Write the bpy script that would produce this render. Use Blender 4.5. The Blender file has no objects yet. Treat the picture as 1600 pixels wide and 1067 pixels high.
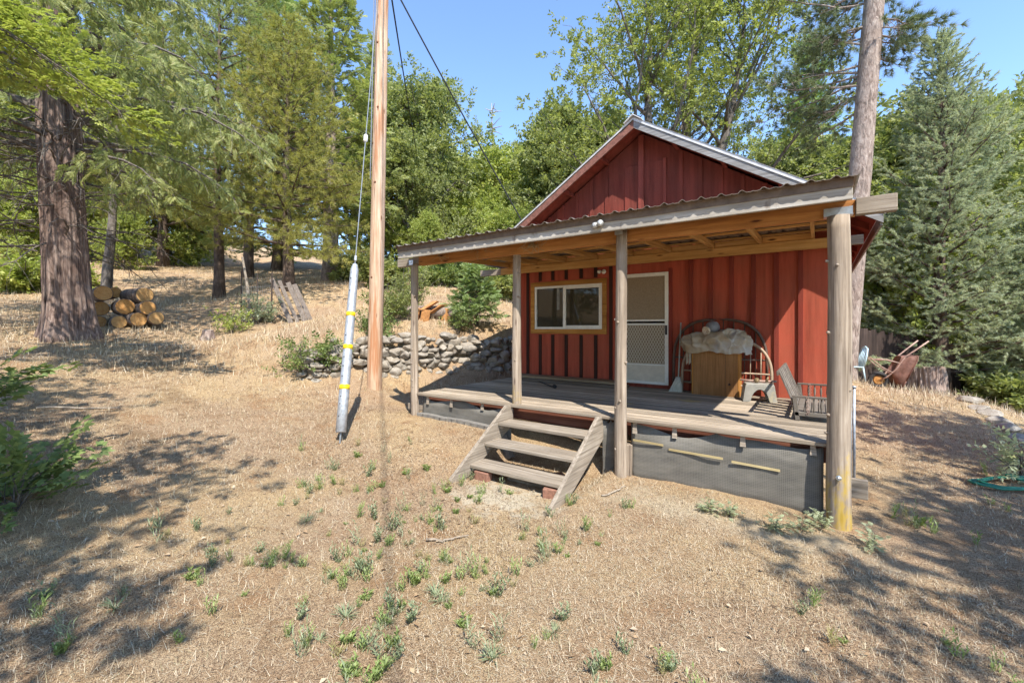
import bpy, math, random
import numpy as np
from math import radians, sin, cos, pi, sqrt

SC = bpy.context.scene
COL = SC.collection
random.seed(7)
YAW = radians(34.9)
RX, RY = cos(YAW), sin(YAW)          # camera right in the world
FX, FY = -sin(YAW), cos(YAW)         # camera forward in the world
FOC, HOR = 686.0, 511.0              # photo pixels

def W(X, d, z=0.0):                  # camera-frame metres -> world
    return np.array([X*RX + d*FX, X*RY + d*FY, z])
def P(px, py, d):                    # photo pixel at depth d -> world
    return W((px-800)/FOC*d, d, (HOR-py)/FOC*d)
def camxy(x, y):
    return x*RX + y*RY, x*FX + y*FY

# ------------------------------------------------------------ noise
def _hash(ix, iy, iz, seed):
    h = (ix.astype(np.int64)*374761393 + iy.astype(np.int64)*668265263 + iz.astype(np.int64)*2147483647 + seed*974711) & 0xffffffff
    h = ((h ^ (h >> 13))*1274126177) & 0xffffffff
    h = (h ^ (h >> 16)) & 0xffffffff
    return h/4294967295.0
def vnoise(p, seed=0):
    p = np.asarray(p, float)
    i = np.floor(p).astype(np.int64); f = p-i; f = f*f*(3-2*f)
    r = 0
    for dx in (0, 1):
        for dy in (0, 1):
            for dz in (0, 1):
                w = (f[..., 0] if dx else 1-f[..., 0])*(f[..., 1] if dy else 1-f[..., 1])*(f[..., 2] if dz else 1-f[..., 2])
                r = r + w*_hash(i[..., 0]+dx, i[..., 1]+dy, i[..., 2]+dz, seed)
    return r
def fbm(p, seed=0, o=4):
    p = np.asarray(p, float); s = 0; a = 0.5
    for k in range(o):
        s = s + a*(vnoise(p, seed+k)-0.5); p = p*2.03; a *= 0.5
    return s

# ------------------------------------------------------------ terrain
GC = [(0,2.3,-1.80),(-2.7,2.3,-1.72),(2.7,2.3,-1.83),(0,0,-1.78),(-4,0,-1.62),(4,0,-1.88),(0,-6,-1.8),(-8,-4,-1.2),(8,-4,-2.0),
 (2.9,3.9,-1.77),(1.34,4.95,-1.70),(2.2,4.6,-1.68),(.34,4.2,-1.76),(-.62,4.95,-1.76),(0,5.9,-1.44),(-1.45,6.95,-1.40),(-.8,5.3,-1.66),
 (-2.3,5.87,-1.55),(-2.8,8.9,-1.18),(-4.1,7,-1.36),(-10.1,10,-.28),(-7,8,-.95),(-5.8,5,-1.30),(-3.4,2.9,-1.62),(-9,5,-.8),
 (-10.5,12,.05),(-12,18,1.2),(-6.5,13,.2),(-9.2,18,1.73),(-9.1,22,2.3),(-23,30,4.3),(-30.6,42,7.6),(-18.4,18,1.9),(-18.7,16,1.4),
 (-3.6,9.6,-.32),(-2.6,10.1,-.24),(-1.5,10.55,-.22),(0,11.25,-.24),(1.2,11.9,-.24),(-4.8,9.2,-.75),
 (-3.6,8.85,-1.06),(-2.6,9.3,-1.12),(-1.5,9.75,-1.17),(0,10.45,-1.2),(1.2,11.1,-1.2),
 (-2.9,14,.45),(-1.1,13,.08),(-4.7,20,1.9),(-3.8,26,3.2),(3,16,.2),(5,25,1.5),(10,20,-1.0),(15,20,-1.7),
 (2,10,-1.2),(4,8,-1.4),(2.5,7.5,-1.4),(6,6,-1.72),(9,9.8,-1.45),(8.2,10.4,-1.35),(10,15,-1.5),(4.5,5.2,-1.75),
 (9.6,9.3,-1.5),(7.8,6.6,-1.72),(12.0,8.2,-2.5),(13.8,11,-2.5),(10.6,5.6,-2.4),(6.4,4.2,-1.85),
 (-90,110,24),(0,130,15),(60,120,5),(110,60,-6),(100,-20,-8),(-110,20,16),(-50,-60,3),(20,-100,-8),(-60,60,13),(-35,20,5.2)]
_gc = np.array(GC, float)
_A = np.sqrt(((_gc[:, None, :2]-_gc[None, :, :2])**2).sum(-1)+0.5**2)
_n = len(_gc)
_M = np.zeros((_n+3, _n+3)); _M[:_n, :_n] = _A + np.eye(_n)*-0.02
_M[:_n, _n] = 1; _M[:_n, _n+1] = _gc[:, 0]; _M[:_n, _n+2] = _gc[:, 1]; _M[_n:, :_n] = _M[:_n, _n:].T
_w = np.linalg.solve(_M, np.concatenate([_gc[:, 2], [0, 0, 0]]))
def ground(x, y):
    x = np.asarray(x, float); y = np.asarray(y, float)
    X = x*RX+y*RY; d = x*FX+y*FY
    sh = X.shape; X = X.ravel(); d = d.ravel()
    out = np.empty(len(X))
    for k in range(0, len(X), 20000):
        a, b = X[k:k+20000], d[k:k+20000]
        r = np.sqrt((a[:, None]-_gc[None, :, 0])**2+(b[:, None]-_gc[None, :, 1])**2+0.25)
        out[k:k+20000] = r@_w[:_n] + _w[_n] + _w[_n+1]*a + _w[_n+2]*b
    x2, y2 = x.ravel(), y.ravel()
    pz = np.stack([x2, y2, 0*x2], -1)
    amp = np.clip((np.hypot(X, d)-0)/40, 0.5, 3)
    out += amp*0.09*fbm(pz*0.9, 3, 3) + 0.045*fbm(pz*4.5, 9, 3)
    bx = np.clip((x2+3.62)/.16, 0, 1)*np.clip((-1.98-x2)/.16, 0, 1)*np.clip((y2-3.55)/.3, 0, 1)*np.clip((5.15-y2)/.2, 0, 1)
    out -= bx*np.clip(out+1.80, 0, None)          # trodden hollow under the steps
    return out.reshape(sh)
def gz(x, y): return float(ground(np.array([x]), np.array([y]))[0])
def G(px, d):                        # ground point under photo column px at depth d
    p = W((px-800)/FOC*d, d); p[2] = gz(p[0], p[1]); return p
def GP(px, py, d0=2.0, d1=60.0):     # first ground hit along a photo pixel
    d = np.geomspace(d0, d1, 400)
    X = (px-800)/FOC*d; z = (HOR-py)/FOC*d
    g = ground(X*RX+d*FX, X*RY+d*FY)
    k = np.argmax(z-g < 0)
    if z[k]-g[k] >= 0: k = len(d)-1
    p = W(X[k], d[k]); p[2] = g[k]; return p

# ------------------------------------------------------------ mesh helpers
def mesh_np(name, v, f, mat, smooth=False):
    v = np.asarray(v, np.float32); f = np.asarray(f, np.int32)
    me = bpy.data.meshes.new(name)
    me.vertices.add(len(v)); me.vertices.foreach_set('co', v.ravel())
    k = f.shape[1]
    me.loops.add(f.size); me.loops.foreach_set('vertex_index', f.ravel())
    me.polygons.add(len(f))
    me.polygons.foreach_set('loop_start', np.arange(0, f.size, k, dtype=np.int32))
    me.polygons.foreach_set('loop_total', np.full(len(f), k, np.int32))
    if smooth: me.polygons.foreach_set('use_smooth', np.ones(len(f), bool))
    me.update(calc_edges=True)
    if mat: me.materials.append(mat)
    return me
def tag(o, label=None, cat=None, group=None, kind=None):
    if label: o['label'] = label
    if cat: o['category'] = cat
    if group: o['group'] = group
    if kind: o['kind'] = kind
    return o
def link(name, me, parent=None, loc=None):
    o = bpy.data.objects.new(name, me); COL.objects.link(o)
    if parent is not None: o.parent = parent
    if loc is not None: o.location = loc
    return o
def thing(name, loc, label, cat, group=None, rz=0):
    o = bpy.data.objects.new(name, None); COL.objects.link(o)
    o.location = loc; o.rotation_euler = (0, 0, rz); o.empty_display_size = .2
    return tag(o, label, cat, group)
def copy_tree(o, loc, rz=0, s=1.0, label=None, group=None):
    def rec(a, par):
        c = a.copy(); COL.objects.link(c)
        c.parent = par
        for ch in a.children: rec(ch, c)
        return c
    r = rec(o, None); r.location = loc; r.rotation_euler = (0, 0, rz); r.scale = (s, s, s)
    if label: r['label'] = label
    if group: r['group'] = group
    return r
def wpos(o):
    p = np.zeros(3)
    while o is not None:
        p = p+np.array(o.location); o = o.parent
    return p

class MB:
    def __init__(s): s.v = []; s.f = []; s.n = 0
    def add(s, v, f):
        s.v.append(np.asarray(v, float)); s.f += [tuple(int(i)+s.n for i in q) for q in f]; s.n += len(v); return s
    def box(s, x0, x1, y0, y1, z0, z1):
        return s.add([(x0,y0,z0),(x1,y0,z0),(x1,y1,z0),(x0,y1,z0),(x0,y0,z1),(x1,y0,z1),(x1,y1,z1),(x0,y1,z1)],
              [(3,2,1,0),(4,5,6,7),(0,1,5,4),(1,2,6,5),(2,3,7,6),(3,0,4,7)])
    def beam(s, p0, p1, w, h, up=(0,0,1), ends=(1,1)):   # bar along p0-p1, w sideways, h along up
        p0 = np.array(p0, float); p1 = np.array(p1, float); t = p1-p0; t /= np.linalg.norm(t)
        sd = np.cross(t, np.array(up, float)); sd /= np.linalg.norm(sd); u = np.cross(sd, t)
        a = [(-1,-1),(1,-1),(1,1),(-1,1)]
        v = [p0+sd*w/2*i*ends[0]+u*h/2*j*ends[0] for i, j in a]+[p1+sd*w/2*i*ends[1]+u*h/2*j*ends[1] for i, j in a]
        return s.add(v, [(0,1,2,3),(7,6,5,4),(0,4,5,1),(1,5,6,2),(2,6,7,3),(3,7,4,0)])
    def prism(s, poly, off):
        n = len(poly); a = np.array(poly, float); b = a+np.array(off, float)
        return s.add(np.concatenate([a, b]), [tuple(range(n))[::-1], tuple(range(n, 2*n))]+[(i, (i+1) % n, n+(i+1) % n, n+i) for i in range(n)])
    def tube(s, pts, r, n=6, caps=True, rough=0):
        pts = np.asarray(pts, float); m = len(pts)
        r = np.full(m, r, float) if np.isscalar(r) else np.asarray(r, float)
        t = np.gradient(pts, axis=0); t /= (np.linalg.norm(t, axis=1)[:, None]+1e-9)
        ref = np.array([0, 0, 1.]) if abs(t[0][2]) < .8 else np.array([1., 0, 0])
        a = np.cross(t, ref); a /= (np.linalg.norm(a, axis=1)[:, None]+1e-9); b = np.cross(t, a)
        th = np.arange(n)*2*pi/n
        v = pts[:, None]+r[:, None, None]*(a[:, None]*np.cos(th)[None, :, None]+b[:, None]*np.sin(th)[None, :, None])
        f = [(i*n+j, i*n+(j+1) % n, (i+1)*n+(j+1) % n, (i+1)*n+j) for i in range(m-1) for j in range(n)]
        if caps: f += [tuple(range(n))[::-1], tuple(range((m-1)*n, m*n))]
        return s.add(v.reshape(-1, 3), f)
    def lathe(s, prof, c, n=16, axis=(0,0,1)):
        ax = np.array(axis, float); ax /= np.linalg.norm(ax)
        ref = np.array([1., 0, 0]) if abs(ax[0]) < .8 else np.array([0, 1., 0])
        a = np.cross(ax, ref); a /= np.linalg.norm(a); b = np.cross(ax, a)
        th = np.arange(n)*2*pi/n
        v = [np.array(c)+ax*z+r*(a*cos(t)+b*sin(t)) for r, z in prof for t in th]
        m = len(prof)
        f = [(i*n+j, i*n+(j+1) % n, (i+1)*n+(j+1) % n, (i+1)*n+j) for i in range(m-1) for j in range(n)]
        return s.add(v, f+[tuple(range(n))[::-1], tuple(range((m-1)*n, m*n))])
    def build(s, name, mat, parent=None, smooth=False, bevel=0, origin=None):
        v = np.concatenate(s.v)
        if parent is not None: o0 = wpos(parent)
        elif origin is not None: o0 = np.array(origin, float)
        else:
            o0 = np.array([(v[:, 0].min()+v[:, 0].max())/2, (v[:, 1].min()+v[:, 1].max())/2, v[:, 2].min()])
        me = bpy.data.meshes.new(name); me.from_pydata([tuple(p) for p in (v-o0)], [], s.f); me.update()
        if smooth: me.polygons.foreach_set('use_smooth', [True]*len(me.polygons))
        me.materials.append(mat)
        o = link(name, me, parent, None if parent is not None else o0)
        if bevel:
            m = o.modifiers.new('bevel', 'BEVEL'); m.width = bevel; m.segments = 2; m.limit_method = 'ANGLE'
        return o

# ------------------------------------------------------------ materials
def newmat(name):
    m = bpy.data.materials.new(name); m.use_nodes = True
    nt = m.node_tree; return m, nt, nt.nodes['Principled BSDF'], nt.nodes['Material Output']
def node(nt, t, **kw):
    n = nt.nodes.new(t)
    for k, v in kw.items():
        if k in n.inputs: n.inputs[k].default_value = v
        else: setattr(n, k, v)
    return n
def ramp(nt, fac, stops):
    r = nt.nodes.new('ShaderNodeValToRGB'); e = r.color_ramp.elements
    while len(e) < len(stops): e.new(.5)
    for i, (p, c) in enumerate(stops): e[i].position = p; e[i].color = (*c, 1)
    nt.links.new(fac, r.inputs[0]); return r.outputs[0]
def coords(nt, scale=(1,1,1), obj=True):
    tc = nt.nodes.new('ShaderNodeTexCoord'); mp = nt.nodes.new('ShaderNodeMapping'); mp.inputs['Scale'].default_value = scale
    nt.links.new(tc.outputs['Object'], mp.inputs[0]); return mp.outputs[0]
def noise(nt, vec, scale, detail=4, rough=.6, dist=0):
    n = nt.nodes.new('ShaderNodeTexNoise'); n.inputs['Scale'].default_value = scale; n.inputs['Detail'].default_value = detail
    n.inputs['Roughness'].default_value = rough; n.inputs['Distortion'].default_value = dist
    if vec is not None: nt.links.new(vec, n.inputs['Vector'])
    return n.outputs['Fac']
def mixc(nt, fac, a, b, mode='MIX'):
    m = nt.nodes.new('ShaderNodeMix'); m.data_type = 'RGBA'; m.blend_type = mode
    for s, k in ((fac, 0), (a, 6), (b, 7)):
        if hasattr(s, 'links') or hasattr(s, 'is_linked'): nt.links.new(s, m.inputs[k])
        elif k == 0: m.inputs[k].default_value = s
        else: m.inputs[k].default_value = (*s, 1)
    return m.outputs[2]
def bump(nt, h, strength, dist=.02, bsdf=None):
    b = nt.nodes.new('ShaderNodeBump'); b.inputs['Strength'].default_value = strength; b.inputs['Distance'].default_value = dist
    nt.links.new(h, b.inputs['Height']); nt.links.new(b.outputs[0], bsdf.inputs['Normal'])
def math_(nt, op, a, b=None):
    m = nt.nodes.new('ShaderNodeMath'); m.operation = op
    for s, k in ((a, 0), (b, 1)):
        if s is None: continue
        if hasattr(s, 'is_linked'): nt.links.new(s, m.inputs[k])
        else: m.inputs[k].default_value = s
    return m.outputs[0]
def island(nt):
    g = nt.nodes.new('ShaderNodeNewGeometry'); return g.outputs['Random Per Island']

def wood(name, cols, axis='x', fine=34, rough=.8, vary=.35, knots=None, bstr=.5, stain=None):
    m, nt, b, o = newmat(name)
    sc = {'x': (1.2, fine, fine), 'y': (fine, 1.2, fine), 'z': (fine, fine, 1.2)}[axis]
    v = coords(nt, sc)
    isl = island(nt)
    off = nt.nodes.new('ShaderNodeVectorMath'); off.operation = 'ADD'
    cx = nt.nodes.new('ShaderNodeCombineXYZ'); k = math_(nt, 'MULTIPLY', isl, 37.0)
    for q in range(3): nt.links.new(k, cx.inputs[q])
    nt.links.new(v, off.inputs[0]); nt.links.new(cx.outputs[0], off.inputs[1])
    g = noise(nt, off.outputs[0], 1.0, 6, .65, .4)
    big = noise(nt, coords(nt), 2.3, 4)
    c = ramp(nt, g, [(.30, cols[0]), (.52, cols[1]), (.72, cols[2])])
    c = mixc(nt, ramp(nt, big, [(.35, (0,0,0)), (.7, (.55,.55,.55))]), c, tuple(x*.62 for x in cols[1]))
    vr = mixc(nt, isl, (1-vary,)*3, (1+vary*.5,)*3)
    c = mixc(nt, 1.0, c, vr, 'MULTIPLY')
    if knots:
        vo = node(nt, 'ShaderNodeTexVoronoi'); vo.inputs['Scale'].default_value = 1
        ks = {'x': (2.2, 9, 9), 'y': (9, 2.2, 9), 'z': (9, 9, 2.2)}[axis]
        nt.links.new(coords(nt, ks), vo.inputs['Vector'])
        c = mixc(nt, ramp(nt, vo.outputs['Distance'], [(.06, (1,1,1)), (.16, (0,0,0))]), c, knots)
    if stain:
        s = noise(nt, coords(nt, stain[1]), stain[2], 4, .6)
        c = mixc(nt, ramp(nt, s, [(stain[3], (0,0,0)), (stain[3]+.08, (1,1,1))]), c, stain[0])
    nt.links.new(c, b.inputs['Base Color']); b.inputs['Roughness'].default_value = rough
    b.inputs['Specular IOR Level'].default_value = .25
    bump(nt, g, bstr, .006, b)
    return m
def plain(name, col, rough=.6, metal=0, var=.25, scale=14, bstr=0.1, spec=.4, col2=None, thr=.5):
    m, nt, b, o = newmat(name)
    n = noise(nt, coords(nt), scale, 5, .65)
    c = ramp(nt, n, [(.3, tuple(x*(1-var) for x in col)), (.7, tuple(min(1, x*(1+var)) for x in col))])
    if col2:
        n2 = noise(nt, coords(nt), scale*.35, 5, .7)
        c = mixc(nt, ramp(nt, n2, [(thr, (0,0,0)), (thr+.1, (1,1,1))]), c, col2)
    nt.links.new(c, b.inputs['Base Color']); b.inputs['Roughness'].default_value = rough; b.inputs['Metallic'].default_value = metal
    b.inputs['Specular IOR Level'].default_value = spec
    if bstr: bump(nt, n, bstr, .01, b)
    return m
def leafmat(name, cols, trans=.35, tcol=None, rough=.5):
    m, nt, b, o = newmat(name)
    isl = island(nt)
    oi = nt.nodes.new('ShaderNodeObjectInfo')
    k = math_(nt, 'ADD', math_(nt, 'MULTIPLY', isl, .85), math_(nt, 'MULTIPLY', oi.outputs['Random'], .15))
    big = noise(nt, coords(nt), .9, 2)
    k = math_(nt, 'ADD', math_(nt, 'MULTIPLY', k, .6), math_(nt, 'SUBTRACT', math_(nt, 'MULTIPLY', big, 1.1), .35))
    n = len(cols)
    c = ramp(nt, k, [(i/(n-1)*.8+.1, q) for i, q in enumerate(cols)])
    nt.links.new(c, b.inputs['Base Color']); b.inputs['Roughness'].default_value = rough; b.inputs['Specular IOR Level'].default_value = .3
    t = nt.nodes.new('ShaderNodeBsdfTranslucent')
    tc = mixc(nt, 1.0, c, tcol or (1.3, 1.35, .75), 'MULTIPLY'); nt.links.new(tc, t.inputs[0])
    mx = nt.nodes.new('ShaderNodeMixShader'); mx.inputs[0].default_value = trans
    nt.links.new(b.outputs[0], mx.inputs[1]); nt.links.new(t.outputs[0], mx.inputs[2]); nt.links.new(mx.outputs[0], o.inputs[0])
    return m
def barkmat(name, c0, c1, c2, sxy=9, sz=1.2, bstr=1.0):
    m, nt, b, o = newmat(name)
    n = noise(nt, coords(nt, (sxy, sxy, sz)), 1.0, 8, .68, .8)
    n2 = noise(nt, coords(nt), 3, 4)
    c = ramp(nt, n, [(.34, c0), (.5, c1), (.68, c2)])
    c = mixc(nt, ramp(nt, n2, [(.4, (0,0,0)), (.75, (.6,.6,.6))]), c, tuple(x*.8 for x in c2))
    nt.links.new(c, b.inputs['Base Color']); b.inputs['Roughness'].default_value = .9; b.inputs['Specular IOR Level'].default_value = .15
    bump(nt, n, bstr, .04, b)
    return m

def split_build(mb, name, mat, parent, per=1, **kw):      # every added solid becomes a part of its own
    out = []; fi = 0; n0 = 0
    faces = list(mb.f); vs = mb.v; base = 0; groups = []
    for v in vs:
        k = MB(); hi = base+len(v); fs = []
        while fi < len(faces) and max(faces[fi]) < hi: fs.append(tuple(i-base for i in faces[fi])); fi += 1
        k.add(v, fs); base = hi; out.append(k.build(name, mat, parent, **kw))
    return out
# ============================================================ materials used
M_grey_x = wood('weathered board x', [(.15,.115,.085),(.38,.315,.245),(.57,.495,.41)], 'x', 40)
M_grey_y = wood('weathered board y', [(.15,.115,.085),(.38,.315,.245),(.57,.495,.41)], 'y', 40)
M_deck = wood('deck boards', [(.18,.135,.095),(.39,.315,.235),(.56,.47,.37)], 'x', 36, vary=.5, stain=((.42,.33,.12),(1,1,1),1.1,.66))
M_fascia = wood('pale weathered fascia', [(.27,.23,.18),(.54,.49,.42),(.76,.73,.67)], 'x', 30, stain=((.20,.16,.13),(2.5,1,1),2.2,.62))
M_post = wood('peeled log post', [(.12,.085,.06),(.34,.27,.205),(.53,.445,.36)], 'z', 30, knots=(.10,.065,.05), vary=.15, bstr=1.0)
def lichen_post(name, ztop):
    m = wood(name, [(.12,.085,.06),(.34,.27,.205),(.53,.445,.36)], 'z', 30, knots=(.10,.065,.05), vary=.15)
    nt = m.node_tree; b = nt.nodes['Principled BSDF']; src = b.inputs['Base Color'].links[0].from_socket
    n = noise(nt, coords(nt, (5, 5, 2)), 1.4, 5, .65); sp = nt.nodes.new('ShaderNodeSeparateXYZ'); nt.links.new(coords(nt), sp.inputs[0])
    h = math_(nt, 'MULTIPLY', math_(nt, 'SUBTRACT', ztop, sp.outputs[2]), .8)
    f = ramp(nt, math_(nt, 'ADD', n, math_(nt, 'MINIMUM', h, .06)), [(.53, (0,0,0)), (.66, (.7,.7,.7))])
    nt.links.new(mixc(nt, f, src, (.44,.29,.03)), b.inputs['Base Color']); return m
M_postlich = lichen_post('peeled log post with lichen', .02)
M_postlich2 = lichen_post('peeled log post with low lichen', .42)
M_pine_x = wood('new pine x', [(.42,.20,.06),(.66,.37,.125),(.78,.50,.22)], 'x', 26, vary=.3, knots=(.10,.032,.01))
M_pine_y = wood('new pine y', [(.42,.20,.06),(.66,.37,.125),(.78,.50,.22)], 'y', 26, vary=.3)
M_beam = wood('front porch beam', [(.27,.105,.03),(.52,.23,.07),(.66,.34,.125)], 'x', 22, vary=.2, knots=(.07,.02,.01))
M_trimw = wood('window timber trim', [(.24,.10,.02),(.44,.205,.045),(.55,.29,.08)], 'x', 28)
def redmat(name, c, dark=.55, weather=.5):
    m, nt, b, o = newmat(name)
    fine = noise(nt, coords(nt), 160, 3, .7)
    st = noise(nt, coords(nt, (9, 9, .7)), 1.0, 6, .65)
    big = noise(nt, coords(nt), 1.4, 4)
    q = ramp(nt, st, [(.3, tuple(x*dark for x in c)), (.55, c), (.8, tuple(x*1.25 for x in c))])
    q = mixc(nt, ramp(nt, big, [(.4, (0,0,0)), (.75, (weather,)*3)]), q, (c[0]*.62, c[1]*1.15, c[2]*1.2))
    q = mixc(nt, ramp(nt, fine, [(.35, (.5,.5,.5)), (.55, (0,0,0))]), q, tuple(x*.45 for x in c))
    q = mixc(nt, ramp(nt, noise(nt, coords(nt, (3, 3, 1)), 11, 4, .7), [(.70, (0,0,0)), (.76, (.5,.5,.5))]), q, (.55,.26,.19))
    nt.links.new(q, b.inputs['Base Color']); b.inputs['Roughness'].default_value = .85; b.inputs['Specular IOR Level'].default_value = .15
    bump(nt, fine, .5, .004, b); return m
M_red = redmat('red stained plywood', (.43,.088,.05))
M_redgable = redmat('old red gable boards', (.235,.052,.036), .5, .6)
M_batten = redmat('red batten with shadow tone', (.23,.042,.028))  # darker than the wall red, standing in for the shadow lines of the battens
M_darkbat = redmat('dark weathered batten', (.055,.022,.016))
M_soffit = redmat('red brown soffit', (.27,.055,.035))
M_steel = plain('galvanised roofing', (.62,.61,.59), .6, .25, .2, 9, .05)
M_rust = plain('brown painted roof edge', (.16,.115,.085), .6, .2, .3, 12, .1)
M_corr = plain('brown grey roofing sheet', (.22,.185,.155), .55, .3, .3, 10, .1)
M_raketrim = wood('weathered grey rake board', [(.13,.12,.11),(.30,.29,.28),(.50,.50,.50)], 'x', 30)
M_white = plain('white window frame', (.70,.68,.62), .45, 0, .08, 20, .03)
M_cream = plain('cream painted door panel', (.56,.50,.40), .6, 0, .12, 10, .05)
M_plate = plain('galvanised strap', (.55,.57,.58), .35, .8, .15, 30, .05)
M_screen = plain('brown fly screen', (.25,.19,.125), .8, 0, .2, 60, .1)
M_mesh = plain('white expanded metal', (.52,.47,.38), .5, .2, .1, 30, 0)
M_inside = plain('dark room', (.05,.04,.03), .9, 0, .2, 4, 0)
M_rubber = plain('black rubber', (.025,.024,.023), .75, 0, .3, 30, .2)
M_concrete = plain('concrete footing', (.19,.175,.155), .9, 0, .3, 18, .4)
M_brick = plain('old red brick', (.25,.125,.085), .9, 0, .35, 30, .4)
M_black = plain('black cable', (.02,.02,.022), .6, 0, .2, 20, 0)

m, nt, b, o = newmat('window glass'); M_glass = m
b.inputs['Base Color'].default_value = (.045,.038,.024,1); b.inputs['Roughness'].default_value = .03; b.inputs['Specular IOR Level'].default_value = .3
m, nt, b, o = newmat('grey skirt mesh'); M_skirt = m
vx = coords(nt, (1, 1, 1)); sx = nt.nodes.new('ShaderNodeSeparateXYZ'); nt.links.new(vx, sx.inputs[0])
def grid(ax, fr):
    return math_(nt, 'GREATER_THAN', math_(nt, 'SINE', math_(nt, 'MULTIPLY', sx.outputs[ax], fr)), .55)
gr = math_(nt, 'MAXIMUM', grid(0, 400), grid(2, 400))
st = noise(nt, coords(nt, (1.5, 1, 5)), 2.5, 5)
c = ramp(nt, st, [(.3, (.085,.08,.070)), (.7, (.165,.152,.130))])
c = mixc(nt, math_(nt, 'MULTIPLY', gr, .35), c, (.27,.25,.22))
nt.links.new(c, b.inputs['Base Color']); b.inputs['Roughness'].default_value = .9; b.inputs['Specular IOR Level'].default_value = .1

# ============================================================ ground sheet
def sinhgrid(n, a, bb): return a*np.sinh(bb*np.linspace(-1, 1, n))
gx = sinhgrid(430, 2.6, 4.85); gd = sinhgrid(430, 2.6, 4.85)+4.5
XX, DD = np.meshgrid(gx, gd, indexing='xy')
wx = XX*RX+DD*FX; wy = XX*RY+DD*FY
wz = ground(wx, wy)
NG = 430
ii = np.arange(NG*NG).reshape(NG, NG)
gf = np.stack([ii[:-1, :-1], ii[:-1, 1:], ii[1:, 1:], ii[1:, :-1]], -1).reshape(-1, 4)
m, nt, b, o = newmat('dry summer ground'); M_ground = m
v = coords(nt)
n1 = noise(nt, v, .55, 5, .6); n2 = noise(nt, v, 5, 6, .7); n3 = noise(nt, v, 42, 5, .75); n4 = noise(nt, v, 150, 3, .8)
n5 = noise(nt, v, 1.7, 5, .65)
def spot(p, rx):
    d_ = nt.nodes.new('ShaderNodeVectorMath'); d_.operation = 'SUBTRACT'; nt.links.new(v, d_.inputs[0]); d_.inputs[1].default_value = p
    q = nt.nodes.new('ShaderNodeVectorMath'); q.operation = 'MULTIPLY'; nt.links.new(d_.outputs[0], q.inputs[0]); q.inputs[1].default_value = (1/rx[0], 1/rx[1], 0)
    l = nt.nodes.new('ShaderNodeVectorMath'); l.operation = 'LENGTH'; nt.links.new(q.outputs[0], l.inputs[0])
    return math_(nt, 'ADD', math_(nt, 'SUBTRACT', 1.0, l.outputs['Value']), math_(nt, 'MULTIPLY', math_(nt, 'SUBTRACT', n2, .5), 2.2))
c = ramp(nt, n3, [(.28, (0.217,0.134,0.084)), (.45, (0.456,0.305,0.200)), (.60, (0.593,0.417,0.280)), (.78, (0.764,0.578,0.400))])
c = mixc(nt, ramp(nt, n1, [(.42, (0,0,0)), (.62, (.7,.7,.7))]), c, (0.650,0.460,0.260))
c = mixc(nt, ramp(nt, n5, [(.56, (0,0,0)), (.70, (.35,.35,.35))]), c, (0.661,0.514,0.380))
c = mixc(nt, ramp(nt, n5, [(.34, (.7,.7,.7)), (.46, (0,0,0))]), c, (0.422,0.235,0.125))
c = mixc(nt, ramp(nt, n2, [(.52, (0,0,0)), (.70, (.8,.8,.8))]), c, (0.285,0.166,0.090))
c = mixc(nt, ramp(nt, n4, [(.44, (.9,.9,.9)), (.53, (0,0,0))]), c, (0.148,0.089,0.055))
c = mixc(nt, ramp(nt, n4, [(.62, (0,0,0)), (.72, (.6,.6,.6))]), c, (0.800,0.653,0.470))
c = mixc(nt, ramp(nt, spot((-2.75, 3.75, 0), (1.1, .75)), [(.35, (0,0,0)), (.75, (.75,.75,.75))]), c, (.62,.53,.42))
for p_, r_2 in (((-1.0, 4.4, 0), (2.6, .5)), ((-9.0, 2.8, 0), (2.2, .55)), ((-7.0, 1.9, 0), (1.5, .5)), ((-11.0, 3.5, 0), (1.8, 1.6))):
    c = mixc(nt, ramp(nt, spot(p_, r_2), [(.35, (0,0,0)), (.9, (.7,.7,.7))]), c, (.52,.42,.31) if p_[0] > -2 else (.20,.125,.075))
c = mixc(nt, 1.0, c, (.97,1.0,.95), 'MULTIPLY')
nt.links.new(c, b.inputs['Base Color']); b.inputs['Roughness'].default_value = .95; b.inputs['Specular IOR Level'].default_value = .1
hh = math_(nt, 'ADD', n3, math_(nt, 'MULTIPLY', n4, .5)); bump(nt, hh, .9, .03, b)
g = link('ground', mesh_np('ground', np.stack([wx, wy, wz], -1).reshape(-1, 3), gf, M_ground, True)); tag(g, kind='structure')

# ============================================================ cabin
DZ = -1.05
XL, XR, YW, YB = -5.2, .27, 7.65, 13.6
cab = thing('cabin', (-2.5, 9.0, gz(-2.5, 9.0)), 'small red board and batten cabin with a covered timber porch and front steps', 'cabin')
EAVE = 3.44-.63*2.75     # roof underside line helper
def roofz(x): return 3.40-.63*abs(x+2.545)
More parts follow.
